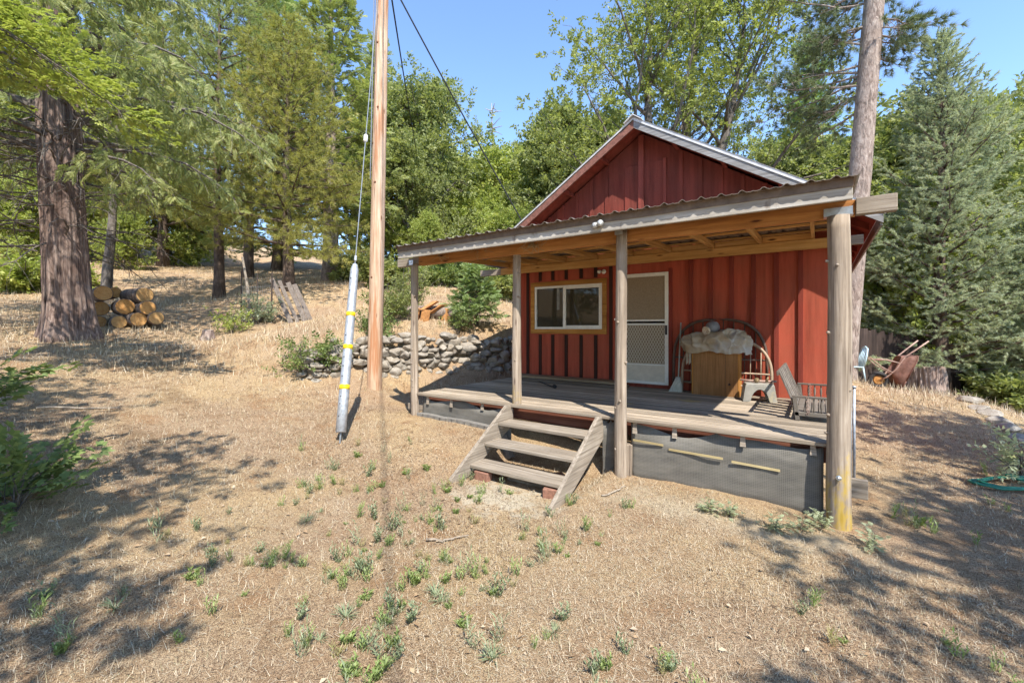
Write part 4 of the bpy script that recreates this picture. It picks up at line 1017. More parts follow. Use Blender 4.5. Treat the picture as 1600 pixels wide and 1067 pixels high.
# pipe with valve lying on the stool
pv = thing('pipe_valve', (-.70, 7.13, DZ+H_), 'old metal pipe with a valve lying across the grey step stool', 'pipe valve')
k = MB(); k.tube([(-.93, 7.10, DZ+H_+.035), (-.8, 7.11, DZ+H_+.03), (-.48, 7.18, DZ+H_+.03)], .014, 8); k.build('pipe', M_rust2, pv, True)
k = MB(); k.lathe([(0, -.03), (.035, -.02), (.035, .02), (0, .03)], (-.72, 7.12, DZ+H_+.038), 12, (.3, -1, .2)); k.tube([(-.6, 7.14, DZ+H_+.02), (-.58, 7.14, DZ+H_+.09)], [.02, .012], 8); k.build('valve', plain('dull brass', (.25,.18,.10), .5, .5), pv, True)
# boards under the window
for i, (x0, x1, y0, y1, z0, lab) in enumerate(((-5.05, -2.86, 7.22, 7.52, .055, 'wide pale plank lying on the deck under the window, on top'), (-5.0, -2.70, 7.16, 7.44, .004, 'darker plank beneath the wide pale plank under the window'))):
    k = MB(); k.box(x0, x1, y0, y1, DZ+z0, DZ+z0+.045); tag(k.build('plank', wood('tan plank' if i == 0 else 'brown plank', [(.20,.13,.07),(.36,.26,.16),(.46,.36,.25)] if i == 0 else [(.10,.07,.05),(.20,.15,.11),(.28,.22,.17)], 'x', 24), bevel=.004), lab, 'plank', 'planks under the window')
k = MB(); k.tube([(-4.35, 7.15, DZ+.012), (-4.0, 6.85, DZ+.012), (-3.72, 6.6, DZ+.014)], .011, 8); k.lathe([(.0, -.03), (.035, -.025), (.03, .03), (0, .035)], (-3.70, 6.58, DZ+.035), 10, (.7, -.7, 0))
tag(k.build('hose_wand', M_rubber, None, True), 'black hose wand lying on the shaded deck below the window', 'hose wand')
# porch swing seat resting on the deck
M_sw = wood('grey weathered swing', [(.08,.065,.055),(.19,.16,.13),(.29,.255,.22)], 'x', 34)
M_swz = wood('grey weathered swing posts', [(.08,.065,.055),(.19,.16,.13),(.29,.255,.22)], 'z', 34)
sw_ = thing('porch_swing', (-.05, 6.6, DZ), 'grey weathered slatted porch swing resting on the deck behind the thick post', 'porch swing')
ya, yb_ = 5.92, 7.28
k = MB()
for i in range(5): k.box(-.20+.068*i, -.14+.068*i, ya, yb_, DZ+.085, DZ+.103)
k.build('seat', M_sw, sw_, bevel=.003)
k = MB()
tl = np.array([-.20, 0, .50]); tl = tl/np.linalg.norm(tl)
for i in range(7):
    y = ya+.05+(yb_-ya-.1)*i/6
    a = np.array([-.205, y, DZ+.12]); k.beam(a, a+tl*.46, .11, .016, (1, 0, .3))
k.build('backrest', M_swz, sw_, bevel=.003)
for z_ in (.13, .55):
    k = MB(); a = np.array([-.205, ya-.03, DZ+.1])+tl*(z_-.1)+np.array([-.012, 0, 0]); k.beam(a, a+np.array([0, yb_-ya+.06, 0]), .022, .05); k.build('back_rail', M_sw, sw_, bevel=.004)
for y in (ya-.02, yb_):
    k = MB(); k.box(-.24, .17, y-.02, y+.02, DZ+.255, DZ+.278); k.build('arm', M_sw, sw_, bevel=.004)
    k = MB(); k.box(-.22, .14, y-.02, y+.02, DZ+.055, DZ+.10); k.build('arm_rail', M_sw, sw_, bevel=.004)
    for i in range(4):
        x = -.11+.07*i; k = MB(); k.lathe([(.007, 0), (.008, .02), (.014, .075), (.008, .13), (.007, .158)], (x, y, DZ+.10), 8); k.build('spindle', M_swz, sw_, True)
    for x in (-.19, .14):
        k = MB(); k.beam((x, y, DZ+.003), (x-(.03 if x < 0 else 0), y, DZ+.255), .045, .04, (0, 1, 0)); k.build('leg', M_swz, sw_, bevel=.004)
    k = MB()
    for i in range(9): 
        cc = np.array([-.10+.012*(i % 2), y-.026, DZ+.262-.022*i]); k.tube([cc+np.array([.009*cos(a), .004*(i % 2), .013*sin(a)]) for a in np.linspace(0, 2*pi, 9)], .003, 5)
    k.build('chain', M_rust2, sw_)
# straw tufts caught above the beam
M_straw = plain('nest straw', (.36,.26,.14), .9, 0, .3, 30, 0)
for i, (x, n_, lab) in enumerate(((-3.12, 26, 'messy straw nest hanging over the porch beam between the two middle posts'), (-4.0, 10, 'wisps of straw hanging from the porch beam left of the messy nest'), (-4.75, 7, 'few straw wisps hanging from the porch beam near its left end'))):
    k = MB(); rr = random.Random(i+4)
    for q in range(n_):
        x0 = x+rr.gauss(0, .07); p0_ = np.array([x0, 4.925, 1.135+rr.uniform(-.04, .03)]); 
        k.tube([p0_, p0_+np.array([rr.gauss(0, .05), -.015-rr.random()*.03, -.04]), p0_+np.array([rr.gauss(0, .09), -.02, -rr.uniform(.03, .15)])], .0028, 4)
    tag(k.build('straw_nest', M_straw, origin=(x, 4.92, 1.1)), lab, 'nest', 'straw on the porch beam')
# ============================================================ vegetation
RS = np.random.RandomState(11)
def frames(d, roll):
    d = d/np.linalg.norm(d, axis=1, keepdims=True)
    up = np.tile([0, 0, 1.], (len(d), 1)); bad = np.abs(d[:, 2]) > .97; up[bad] = [1., 0, 0]
    y = np.cross(up, d); y /= np.linalg.norm(y, axis=1, keepdims=True); z = np.cross(d, y)
    c, s = np.cos(roll)[:, None], np.sin(roll)[:, None]
    return np.stack([d, y*c+z*s, z*c-y*s], -1)      # columns: x along, y side, z normal
def stamp(T, pos, d, roll, sc):
    V, F = T; M = frames(np.asarray(d, float), np.asarray(roll, float))
    v = np.einsum('nij,kj->nki', M, V)*np.asarray(sc, float)[:, None, None]+np.asarray(pos, float)[:, None]
    f = F[None]+(np.arange(len(pos))*len(V))[:, None, None]
    return v.reshape(-1, 3), f.reshape(-1, F.shape[1])
def cat(parts):
    v, f, n = [], [], 0
    for a, b_ in parts: v.append(a); f.append(b_+n); n += len(a)
    return np.concatenate(v), np.concatenate(f)
def t_leaves(n, L, Wd, spread, twig, rs, fold=.25, droop=.2):
    V, F = [], []
    for i in range(n):
        t = twig*(.15+.85*i/max(1, n-1)); a = i*2.4+rs.uniform(-.5, .5); tilt = rs.uniform(.5, 1.3)*spread
        ax = np.array([cos(tilt), sin(tilt)*cos(a), sin(tilt)*sin(a)-droop]); ax /= np.linalg.norm(ax)
        nr = rs.normal(size=3)*.6+np.array([.2, 0, 1]); sd = np.cross(nr, ax); sd /= np.linalg.norm(sd); nr = np.cross(ax, sd)
        l = L*rs.uniform(.7, 1.15); w_ = Wd*rs.uniform(.8, 1.15)
        b0 = np.array([t, 0, 0])+ax*l*.12; k = len(V)
        V += [b0, b0+ax*l*.5+sd*w_/2+nr*w_*fold, b0+ax*l, b0+ax*l*.5-sd*w_/2+nr*w_*fold]; F.append((k, k+1, k+2, k+3))
    return np.array(V), np.array(F)
def t_lobed(n, L, twig, rs):          # maple-like leaf: five pointed lobes
    V, F = [], []
    for i in range(n):
        t = twig*(.1+.9*i/max(1, n-1)); a = (i % 2)*pi+rs.uniform(-.6, .6); pet = L*.5
        ax = np.array([.55, cos(a)*.8, rs.uniform(-.1, .35)]); ax /= np.linalg.norm(ax)
        nr = np.array([rs.normal()*.3, rs.normal()*.3, 1]); sd = np.cross(nr, ax); sd /= np.linalg.norm(sd); nr = np.cross(ax, sd)
        c = np.array([t, 0, 0])+ax*pet; l = L*rs.uniform(.75, 1.15)
        for q, m_ in ((-2.0, .55), (-1.0, .85), (0, 1.0), (1.0, .85), (2.0, .55)):
            th = q*.62; dr = ax*cos(th)+sd*sin(th); pr = -ax*sin(th)+sd*cos(th); k = len(V)
            V += [c, c+dr*l*m_*.5+pr*l*.20+nr*.05*l, c+dr*l*m_-nr*.10*l, c+dr*l*m_*.5-pr*l*.20+nr*.05*l]; F.append((k, k+1, k+2, k+3))
    return np.array(V), np.array(F)
def t_needles(n, L, wd, a0, a1, twig, rs):
    V, F = [], []
    for i in range(n):
        t = twig*rs.rand(); az = rs.uniform(0, 2*pi); a = rs.uniform(a0, a1)
        ax = np.array([cos(a), sin(a)*cos(az), sin(a)*sin(az)]); sd = np.cross(ax, rs.normal(size=3)); sd /= np.linalg.norm(sd)
        l = L*rs.uniform(.7, 1.1); b0 = np.array([t, 0, 0]); k = len(V)
        V += [b0+sd*wd/2, b0-sd*wd/2, b0+ax*l-np.array([0, 0, .12*l])]; F.append((k, k+1, k+2))
    return np.array(V), np.array(F)
def t_frond(n, L, sl, wd, rs, droop=.15, up=.0, ang=.9):     # flat spray, leaflets either side
    V, F = [], []
    for i in range(n):
        t = (i+.5)/n; sg = 1 if i % 2 else -1; l = sl*(1-.75*t)*rs.uniform(.75, 1.15)+.02
        b0 = np.array([L*t, 0, -droop*L*t*t]); ax = np.array([cos(ang), sg*sin(ang), up+rs.uniform(-.2, .2)-droop*t]); ax /= np.linalg.norm(ax)
        nr = np.array([rs.normal()*.35, rs.normal()*.35, 1]); sd = np.cross(nr, ax); sd /= np.linalg.norm(sd); k = len(V)
        V += [b0, b0+ax*l*.55+sd*wd/2, b0+ax*l-np.array([0, 0, droop*l*.6]), b0+ax*l*.55-sd*wd/2]; F.append((k, k+1, k+2, k+3))
    k = len(V); V += [np.array([0, wd*.3, 0]), np.array([0, -wd*.3, 0]), np.array([L, 0, -droop*L]), np.array([L*.5, wd*.35, -droop*L*.25])]; F.append((k, k+1, k+2, k+3))
    return np.array(V), np.array(F)

class Limbs:
    def __init__(s): s.mb = MB(); s.pos = []; s.dir = []; s.sc = []
    def tube(s, p, r, n=6): s.mb.tube(p, r, n)
    def tip(s, p, d, sc=1.): s.pos.append(p); s.dir.append(d); s.sc.append(sc)
    def arr(s): return np.array(s.pos), np.array(s.dir), np.array(s.sc)
def poly(p0, d, L, n, rs, wob=.12, grav=0, rise=0):
    p = [np.array(p0, float)]; d = np.array(d, float); d /= np.linalg.norm(d)
    for i in range(n):
        d = d+rs.normal(size=3)*wob+np.array([0, 0, rise-grav*(i/n)]); d /= np.linalg.norm(d)
        p.append(p[-1]+d*L/n)
    return np.array(p)

def broadleaf(seed, H, tr, base, R, nl, per, forks=1, lean=(0, 0), leaf=.25, sub=6, up0=.35, up1=1.2, shape=.6):
    rs = np.random.RandomState(seed); T = Limbs(); starts = []
    for k in range(forks):
        d = np.array([lean[0], lean[1], 1.]) + (np.array([cos(k*2.6+seed), sin(k*2.6+seed), 0])*.22 if forks > 1 else 0)
        p = poly((0, 0, -.3), d, H*.86, 10, rs, .05, 0, .03)
        if k: p[0] = p[0]*1
        r = np.linspace(tr, tr*.16, 11); r[0] *= 1.35
        T.tube(p, r, 10); starts.append((p, r))
    for i in range(nl):
        p, r = starts[i % forks]; t = base/H+(0.97-base/H)*((i+.5)/nl)**.85; j = t*10/.86*.86
        j = min(t*10, 9.9); a = int(j); q = p[a]+(p[a+1]-p[a])*(j-a)
        az = i*2.4+rs.uniform(-.5, .5); u = (t-base/H)/(1-base/H); el = up0+(up1-up0)*u+rs.uniform(-.25, .25)
        Lb = R*(1-.75*abs(u-.30)**1.4)*rs.uniform(.65, 1.12)*(1 if u < .8 else .7)
        lp = poly(q, (cos(az)*cos(el), sin(az)*cos(el), sin(el)), Lb, 7, rs, .13, .10, .08)
        T.tube(lp, np.linspace(max(.02, r[a]*.42), .012, 8), 6)
        for k in range(sub):
            s = .22+.78*(k+rs.rand())/sub; m_ = min(s*7, 6.9); b0 = int(m_); o_ = lp[b0]+(lp[b0+1]-lp[b0])*(m_-b0)
            dd = lp[b0+1]-lp[b0]; dd = dd/np.linalg.norm(dd)+rs.normal(size=3)*.75+np.array([0, 0, .15])
            sp = poly(o_, dd, Lb*.34*(1.15-.5*s)*rs.uniform(.6, 1.2)+.25, 4, rs, .18, .08)
            T.tube(sp, np.linspace(.014, .005, 5), 4)
            for w_ in range(per):
                e = rs.randint(1, 5); c = sp[e]+rs.normal(size=3)*leaf*np.array([1, 1, .7])
                T.tip(c, (c-o_)/np.linalg.norm(c-o_)+rs.normal(size=3)*.6, rs.uniform(.75, 1.2))
        for w_ in range(per*2): T.tip(lp[-1]+rs.normal(size=3)*leaf, rs.normal(size=3)+np.array([0, 0, .3]), rs.uniform(.75, 1.2))
    return T
def conifer(seed, H, tr, base, R, nb, e0, e1, pw=1.0, lean=(0, 0), tipup=.0, grav=.1, nside=12, sidel=.42, step=.2, s0=.2, wob=.06, irreg=.3, trunk=True, topr=.05, jit=.0, sag=0):
    rs = np.random.RandomState(seed); T = Limbs(); n = 14
    tz = np.linspace(-.3, H, n); tp = np.stack([lean[0]*tz/H+.04*np.sin(tz*.7+seed), lean[1]*tz/H+.04*np.cos(tz*.6), tz], -1)
    r = tr+(tr*topr-tr)*np.clip(tz/H, 0, 1)**.9; r[0] *= 1.3
    if trunk: T.tube(tp, r, 12)
    for i in range(nb):
        u = ((i+rs.rand())/nb)**.92; h = base+(H-base)*u
        if h > H-.05: continue
        c = np.array([np.interp(h, tz, tp[:, 0]), np.interp(h, tz, tp[:, 1]), h])
        L_ = R*(1-u)**pw*rs.uniform(1-irreg, 1+irreg*.4)+.12
        az = i*2.399+rs.uniform(-.6, .6); el = e0+(e1-e0)*u+rs.uniform(-.12, .12)
        m_ = max(3, int(5)); bp_ = poly(c, (cos(az)*cos(el), sin(az)*cos(el), sin(el)), L_, 6, rs, wob, grav, tipup)
        T.tube(bp_, np.linspace(max(.012, .022*L_**.8), .005, 7), 5)
        ns = max(3, int(nside*L_/R+2))
        for k in range(ns):
            s = s0+(1-s0)*(k+.5)/ns; q = min(s*6, 5.9); a = int(q); o_ = bp_[a]+(bp_[a+1]-bp_[a])*(q-a); dd = bp_[a+1]-bp_[a]; dd /= np.linalg.norm(dd)
            side = np.cross(dd, [0, 0, 1.]); side /= np.linalg.norm(side)+1e-6
            sd = dd*.7+side*(1 if k % 2 else -1)*rs.uniform(.6, 1.1)+np.array([0, 0, rs.uniform(-.15, .2)-sag])
            l2 = L_*sidel*(1.1-.8*s)*rs.uniform(.6, 1.15)+step*.6
            m2 = max(1, int(l2/step)); sp = poly(o_, sd, l2, m2, rs, wob*1.3, grav*.8)
            if L_ > .5: T.tube(sp, np.linspace(.007, .003, m2+1), 3)
            for e in range(m2+1):
                dd2 = (sp[min(e+1, m2)]-sp[max(0, min(e, m2-1))]) if m2 > 0 else sd
                T.tip(sp[e]+rs.normal(size=3)*jit, dd2+rs.normal(size=3)*.12, rs.uniform(.75, 1.15))
        T.tip(bp_[-1], bp_[-1]-bp_[-2], 1.1)
    T.tip(np.array([tp[-1][0], tp[-1][1], H-.15]), np.array([0, 0, 1.]), 1.0)
    return T
def make_tree(name, T, temps, lm, bm_, label, cat_, loc, group=None, roll=1., rz=0, crown='crown', s=1.0):
    o = thing(name, loc, label, cat_, group, rz); o.scale = (s, s, s)
    v = np.concatenate(T.mb.v)
    me = bpy.data.meshes.new('trunk'); me.from_pydata([tuple(p) for p in v], [], T.mb.f); me.update()
    me.polygons.foreach_set('use_smooth', [True]*len(me.polygons)); me.materials.append(bm_); link('trunk', me, o)
    pos, d, sc = T.arr(); rs = np.random.RandomState(len(pos))
    pick = rs.randint(0, len(temps), len(pos)); parts = []
    for i, t in enumerate(temps):
        k = pick == i
        if k.any(): parts.append(stamp(t, pos[k], d[k], rs.uniform(-1, 1, k.sum())*roll, sc[k]))
    V, F = cat(parts)
    link(crown, mesh_np(crown, V, F, lm), o)
    return o

M_barkgrey = barkmat('grey oak bark', (.05,.04,.034), (.13,.11,.095), (.26,.225,.19), 14, 3)
M_barkpine = barkmat("pine bark", (.07,.05,.04), (.25,.185,.15), (.42,.345,.29), 15, 4.5)
M_barkdark = barkmat('dark conifer bark', (.045,.03,.024), (.11,.078,.06), (.20,.15,.12), 14, 3)
L_oak = leafmat('oak leaves', [(.145,.17,.05), (.215,.245,.07), (.30,.33,.095), (.40,.41,.14)], .42)
L_bright = leafmat('sunlit maple leaves', [(.19,.235,.05), (.27,.32,.075), (.36,.40,.11), (.47,.47,.16)], .4)
L_dark = leafmat('olive green oak leaves', [(.14,.165,.06), (.20,.23,.085), (.27,.295,.11), (.36,.37,.16)], .42)
L_pine = leafmat('yellow green pine needles', [(.20,.21,.055), (.29,.285,.08), (.38,.36,.105), (.48,.42,.14)], .38)
L_pond = leafmat('dark pine needles', [(.08,.105,.055), (.12,.15,.07), (.17,.20,.09), (.23,.24,.11)], .2)
L_seq = leafmat('blue green sequoia sprays', [(.27,.315,.20), (.36,.41,.26), (.44,.48,.31), (.53,.51,.31)], .45, (1.15, 1.15, .9))
L_cedar = leafmat('incense cedar sprays', [(.175,.205,.075), (.24,.275,.095), (.32,.35,.13), (.43,.40,.18)], .42)
L_fir = leafmat('young fir sprays', [(.14,.21,.085), (.20,.28,.11), (.27,.34,.14), (.34,.39,.17)], .4)
L_olive = leafmat('olive dry leaves', [(.075,.07,.025), (.12,.11,.04), (.16,.14,.055), (.21,.18,.08)], .25)
rt = np.random.RandomState(3)
T_oak = [t_leaves(11, .12, .062, 1.0, .24, rt) for _ in range(4)]
T_big = [t_leaves(10, .19, .10, 1.0, .34, rt) for _ in range(4)]
T_map = [t_lobed(7, .12, .36, rt) for _ in range(4)]
T_need = [t_needles(46, .20, .013, .15, 1.25, .08, rt) for _ in range(3)]
T_need2 = [t_needles(30, .25, .017, .15, 1.3, .12, rt) for _ in range(3)]
T_seq = [t_needles(84, .105, .017, .35, 1.0, .30, rt) for _ in range(3)]
T_fir = [t_frond(22, .30, .15, .030, rt, .1) for _ in range(3)]
T_ced = [t_frond(38, .36, .15, .020, rt, .35, -.1, .7) for _ in range(3)]
T_firb = [t_frond(26, .50, .27, .048, rt, .15) for _ in range(3)]

def ztop(py, d): return (HOR-py)/FOC*d
def grow(maker, px, d, top, H0):         # tree scale from where its top shows in the photo
    g_ = G(px, d); return g_, (ztop(top, d)-g_[2])/H0

# --- big shaggy incense cedar at left
cb = G(109, 10.2)
big = thing('cedar_tree', cb, 'huge shaggy barked cedar with drooping sprays beside the sawn log stack', 'tree')
shaggy('trunk', np.array(cb), .375, .31, 12, M_cedarbark, lean=tuple((W(-.62, .0)[:2])), seed=3, s=190, n=230, depth=.115, flare=.16, fl=.6, parent=big, top=False, freq=6.5)
T = conifer(21, 13, .3, 3.9, 4.9, 96, .12, .5, .5, lean=tuple((W(-.62, .0)[:2])), grav=.26, nside=20, sidel=.40, step=.20, s0=.22, wob=.07, trunk=False, sag=.35)
v = np.concatenate(T.mb.v); me = bpy.data.meshes.new('branches'); me.from_pydata([tuple(p) for p in v], [], T.mb.f); me.materials.append(M_barkgrey); link('branches', me, big)
pos, d_, sc_ = T.arr(); parts = []
pk = RS.randint(0, 3, len(pos))
for i in range(3):
    k = pk == i; parts.append(stamp(T_ced[i], pos[k]+RS.normal(size=(k.sum(), 3))*.06, d_[k]+np.array([0, 0, -.40])+RS.normal(size=(k.sum(), 3))*.38, RS.uniform(-1.8, 1.8, k.sum()), sc_[k]*RS.uniform(.5, .95, k.sum())))
V, F = cat(parts); link('crown', mesh_np('crown', V, F, L_cedar), big)
rs = np.random.RandomState(8); k = MB()
for i in range(90):      # dead twiggy lower branches
    h = rs.uniform(1.9, 5.0); az = rs.uniform(0, 2*pi); q = poly((.42*cos(az)-.08*h*RX, .42*sin(az)-.08*h*RY, h), (cos(az), sin(az), rs.uniform(-.3, .25)), rs.uniform(.9, 2.8), 7, rs, .16, .14)
    k.tube(q, np.linspace(.020, .005, 8), 4)
    for j in range(6):
        b0 = rs.randint(2, 7); k.tube(poly(q[b0], rs.normal(size=3)+np.array([0, 0, -.6]), rs.uniform(.3, .9), 4, rs, .2, .2), [.006, .005, .004, .003, .002], 3)
k.v = [q_+np.array(cb) for q_ in k.v]; k.build('dead_branches', M_barkgrey, big)

# --- pines at left
T = conifer(31, 15, .22, 3.4, 3.4, 84, -.10, .6, .7, tipup=.05, grav=.06, nside=16, sidel=.42, step=.34, s0=.25, wob=.09, jit=.12)
g_, s_ = grow(None, 341, 17.5, -90, 15)
pineA = make_tree('pine_tree', T, T_need2, L_cedar, M_barkdark, 'tall pine with a straight bare lower trunk right of the sawn log stack', 'tree', g_, 'pines on the dry bank', s=s_)
T = conifer(33, 11, .24, 1.5, 4.0, 92, -.16, .7, .6, tipup=.07, grav=.08, nside=19, sidel=.42, step=.34, s0=.18, wob=.09, jit=.12)
g_, s_ = grow(None, 449, 17.0, 40, 11)
pineB = make_tree('pine_tree', T, T_need2, L_pine, M_barkdark, 'yellow green pine with low spreading boughs above the leaning pallet', 'tree', g_, 'pines on the dry bank', s=s_)
# --- tall cedar with flared base right of it
T = conifer(35, 16, .42, 3.0, 3.1, 105, .05, .75, .8, grav=.12, tipup=.04, nside=11, sidel=.40, step=.42, s0=.25, wob=.08, jit=.12, irreg=.4)
g_, s_ = grow(None, 517, 22, -70, 16)
cedB = make_tree('cedar_tree', T, T_firb, L_cedar, M_barkpine, 'tall yellow green cedar with a pale flared trunk left of the wooden pole', 'tree', g_, s=s_)
# --- small trunk behind the log stack
T = broadleaf(41, 8, .16, 4.5, 2.6, 14, 4, lean=(.05, .02))
g_, s_ = grow(None, 165, 16.0, 60, 8)
make_tree('maple_tree', T, T_oak, L_bright, M_barkgrey, 'slim bare curved trunk of a maple behind the sawn log stack', 'tree', g_, s=s_)

# --- big oak behind the cabin
T = broadleaf(52, 12.5, .28, 3.0, 5.3, 46, 12, forks=3, leaf=.35, sub=8, up0=.25, up1=1.1)
g_, s_ = grow(None, 1052, 19.5, -60, 12.5)
oakA = make_tree('oak_tree', T, T_oak, L_oak, M_barkgrey, 'big spreading oak with forked limbs rising right behind the cabin roof', 'tree', g_, s=s_)
# --- generic oak reused
T = broadleaf(57, 11, .24, 2.0, 3.6, 44, 8, forks=2, leaf=.36, sub=8, up0=.15, up1=1.15)
g_, s_ = grow(None, 655, 30, 75, 11)
oakB = make_tree('oak_tree', T, T_big, L_dark, M_barkgrey, 'dark rounded oak against the sky just right of the wooden pole', 'tree', g_, s=s_)
T = broadleaf(61, 7, .14, .5, 2.9, 42, 8, forks=2, leaf=.34, sub=7, up0=.05, up1=1.1)
g_, s_ = grow(None, 272, 29, 265, 7)
mapA = make_tree('maple_tree', T, T_big, L_bright, M_barkgrey, 'bright green round maple with a short trunk on the far slope between two pines', 'tree', g_, s=s_)
T = broadleaf(63, 10, .2, 1.2, 2.4, 60, 8, forks=1, leaf=.33, sub=6, up0=.0, up1=1.3)
g_, s_ = grow(None, 880, 27, 132, 10)
oakC = make_tree('oak_tree', T, T_big, L_dark, M_barkgrey, 'pointed dark green oak left of the cabin gable', 'tree', g_, s=s_)
# --- sequoia
T = conifer(71, 12, .24, .7, 3.5, 150, -.05, .95, .78, tipup=.09, grav=.05, nside=14, sidel=.42, step=.24, s0=.16, wob=.09, jit=.05, irreg=.35)
g_, s_ = grow(None, 1470, 14.5, 62, 12)
seqA = make_tree('sequoia_tree', T, T_seq, L_seq, M_barkdark, 'large conical blue green sequoia behind the stump and wheelbarrow', 'tree', g_, s=s_)
# --- narrow background fir
T = conifer(75, 14, .2, .8, 2.5, 95, -.15, .6, .9, grav=.06, tipup=.05, nside=9, sidel=.42, step=.45, s0=.15, wob=.08, jit=.1)
g_, s_ = grow(None, 1262, 30, 70, 14)
firB = make_tree('fir_tree', T, T_firb, L_fir, M_barkdark, 'tall pale fir between the cabin roof and the big pine trunk', 'tree', g_, s=s_)
# --- little fir by the stone wall
T = conifer(77, 2.6, .07, .35, 1.15, 44, .0, .5, .8, grav=.03, tipup=.03, nside=11, sidel=.45, step=.2, s0=.12, wob=.06)
g_ = GP(743, 508, 8, 20); s_ = (ztop(415, camxy(g_[0], g_[1])[1])-g_[2])/2.6
make_tree('fir_tree', T, T_fir, L_fir, M_barkgrey, 'small light green layered fir above the stone wall beside the porch', 'tree', g_, s=s_)
# --- big pine trunk right of the cabin
pc = G(1316, 12.6); pine = thing('pine_tree', pc, 'tall pine with a thick bare trunk rising behind the right end of the porch', 'tree')
tpn = W(1.05, .1)
logpole('trunk', np.array(pc)-np.array([0, 0, .3]), np.array(pc)+np.array([tpn[0]*1.25, tpn[1]*1.25, 14.5]), .30, .225, M_barkpine, 90, 40, 14, pine, .05, flare=.12)
T = Limbs(); rs = np.random.RandomState(13)
for i in range(56):
    h = rs.uniform(8.2, 14.0) if i > 7 else rs.uniform(7.6, 9.2); t = h/14.8; c = np.array([tpn[0]*1.25*t, tpn[1]*1.25*t, h])
    az = rs.uniform(0, 2*pi) if i > 20 else rs.uniform(2.6, 4.6); L_ = rs.uniform(1.2, 3.0)
    tc_ = -np.array(pc[:2])/np.linalg.norm(pc[:2])
    if cos(az)*tc_[0]+sin(az)*tc_[1] > .25: continue
    if cos(az)*RX+sin(az)*RY > .2: L_ *= .5
    bp_ = poly(c, (cos(az), sin(az), rs.uniform(-.5, .1)), L_, 7, rs, .14, .10, .03); T.tube(bp_, np.linspace(.035, .010, 8), 6)
    for k in range(18):
        b0 = rs.randint(2, 8); sp = poly(bp_[b0], (bp_[-1]-bp_[0])/L_+rs.normal(size=3)*.7, rs.uniform(.3, .7), 3, rs, .2, .1, .05); T.tube(sp, [.008, .007, .006, .005], 4)
        T.tip(sp[-1], sp[-1]-sp[-2]); T.tip(sp[-2], sp[-1]-sp[-2], .9)
v = np.concatenate(T.mb.v); me = bpy.data.meshes.new('branches'); me.from_pydata([tuple(p) for p in v], [], T.mb.f); me.materials.append(M_barkpine); link('branches', me, pine)
pos, d_, sc_ = T.arr(); V, F = stamp(T_need[0], pos, d_, RS.uniform(-3, 3, len(pos)), sc_*1.05); link('crown', mesh_np('crown', V, F, L_pond), pine)
# --- dead snag
rs = np.random.RandomState(17); k = MB(); g_, s_ = grow(None, 770, 46, 158, 10)
k.tube(poly((0, 0, -.3), (0, 0, 1), 10.3, 8, rs, .02), np.linspace(.16, .02, 9), 7)
for i in range(46):
    h = rs.uniform(3, 9.6); az = rs.uniform(0, 6.28); k.tube(poly((0, 0, h), (cos(az), sin(az), .1), (1-h/10.5)*2.2+.3, 4, rs, .15, .05), [.04, .03, .025, .02, .012], 4)
v = np.concatenate(k.v); me = bpy.data.meshes.new('dead_tree'); me.from_pydata([tuple(p) for p in v], [], k.f); me.materials.append(plain('bleached dead wood', (.36,.33,.31), .9)); o = link('dead_tree', me, None, g_); o.scale = (s_,)*3
tag(o, 'bare grey dead tree showing against the sky beyond the gable', 'tree')

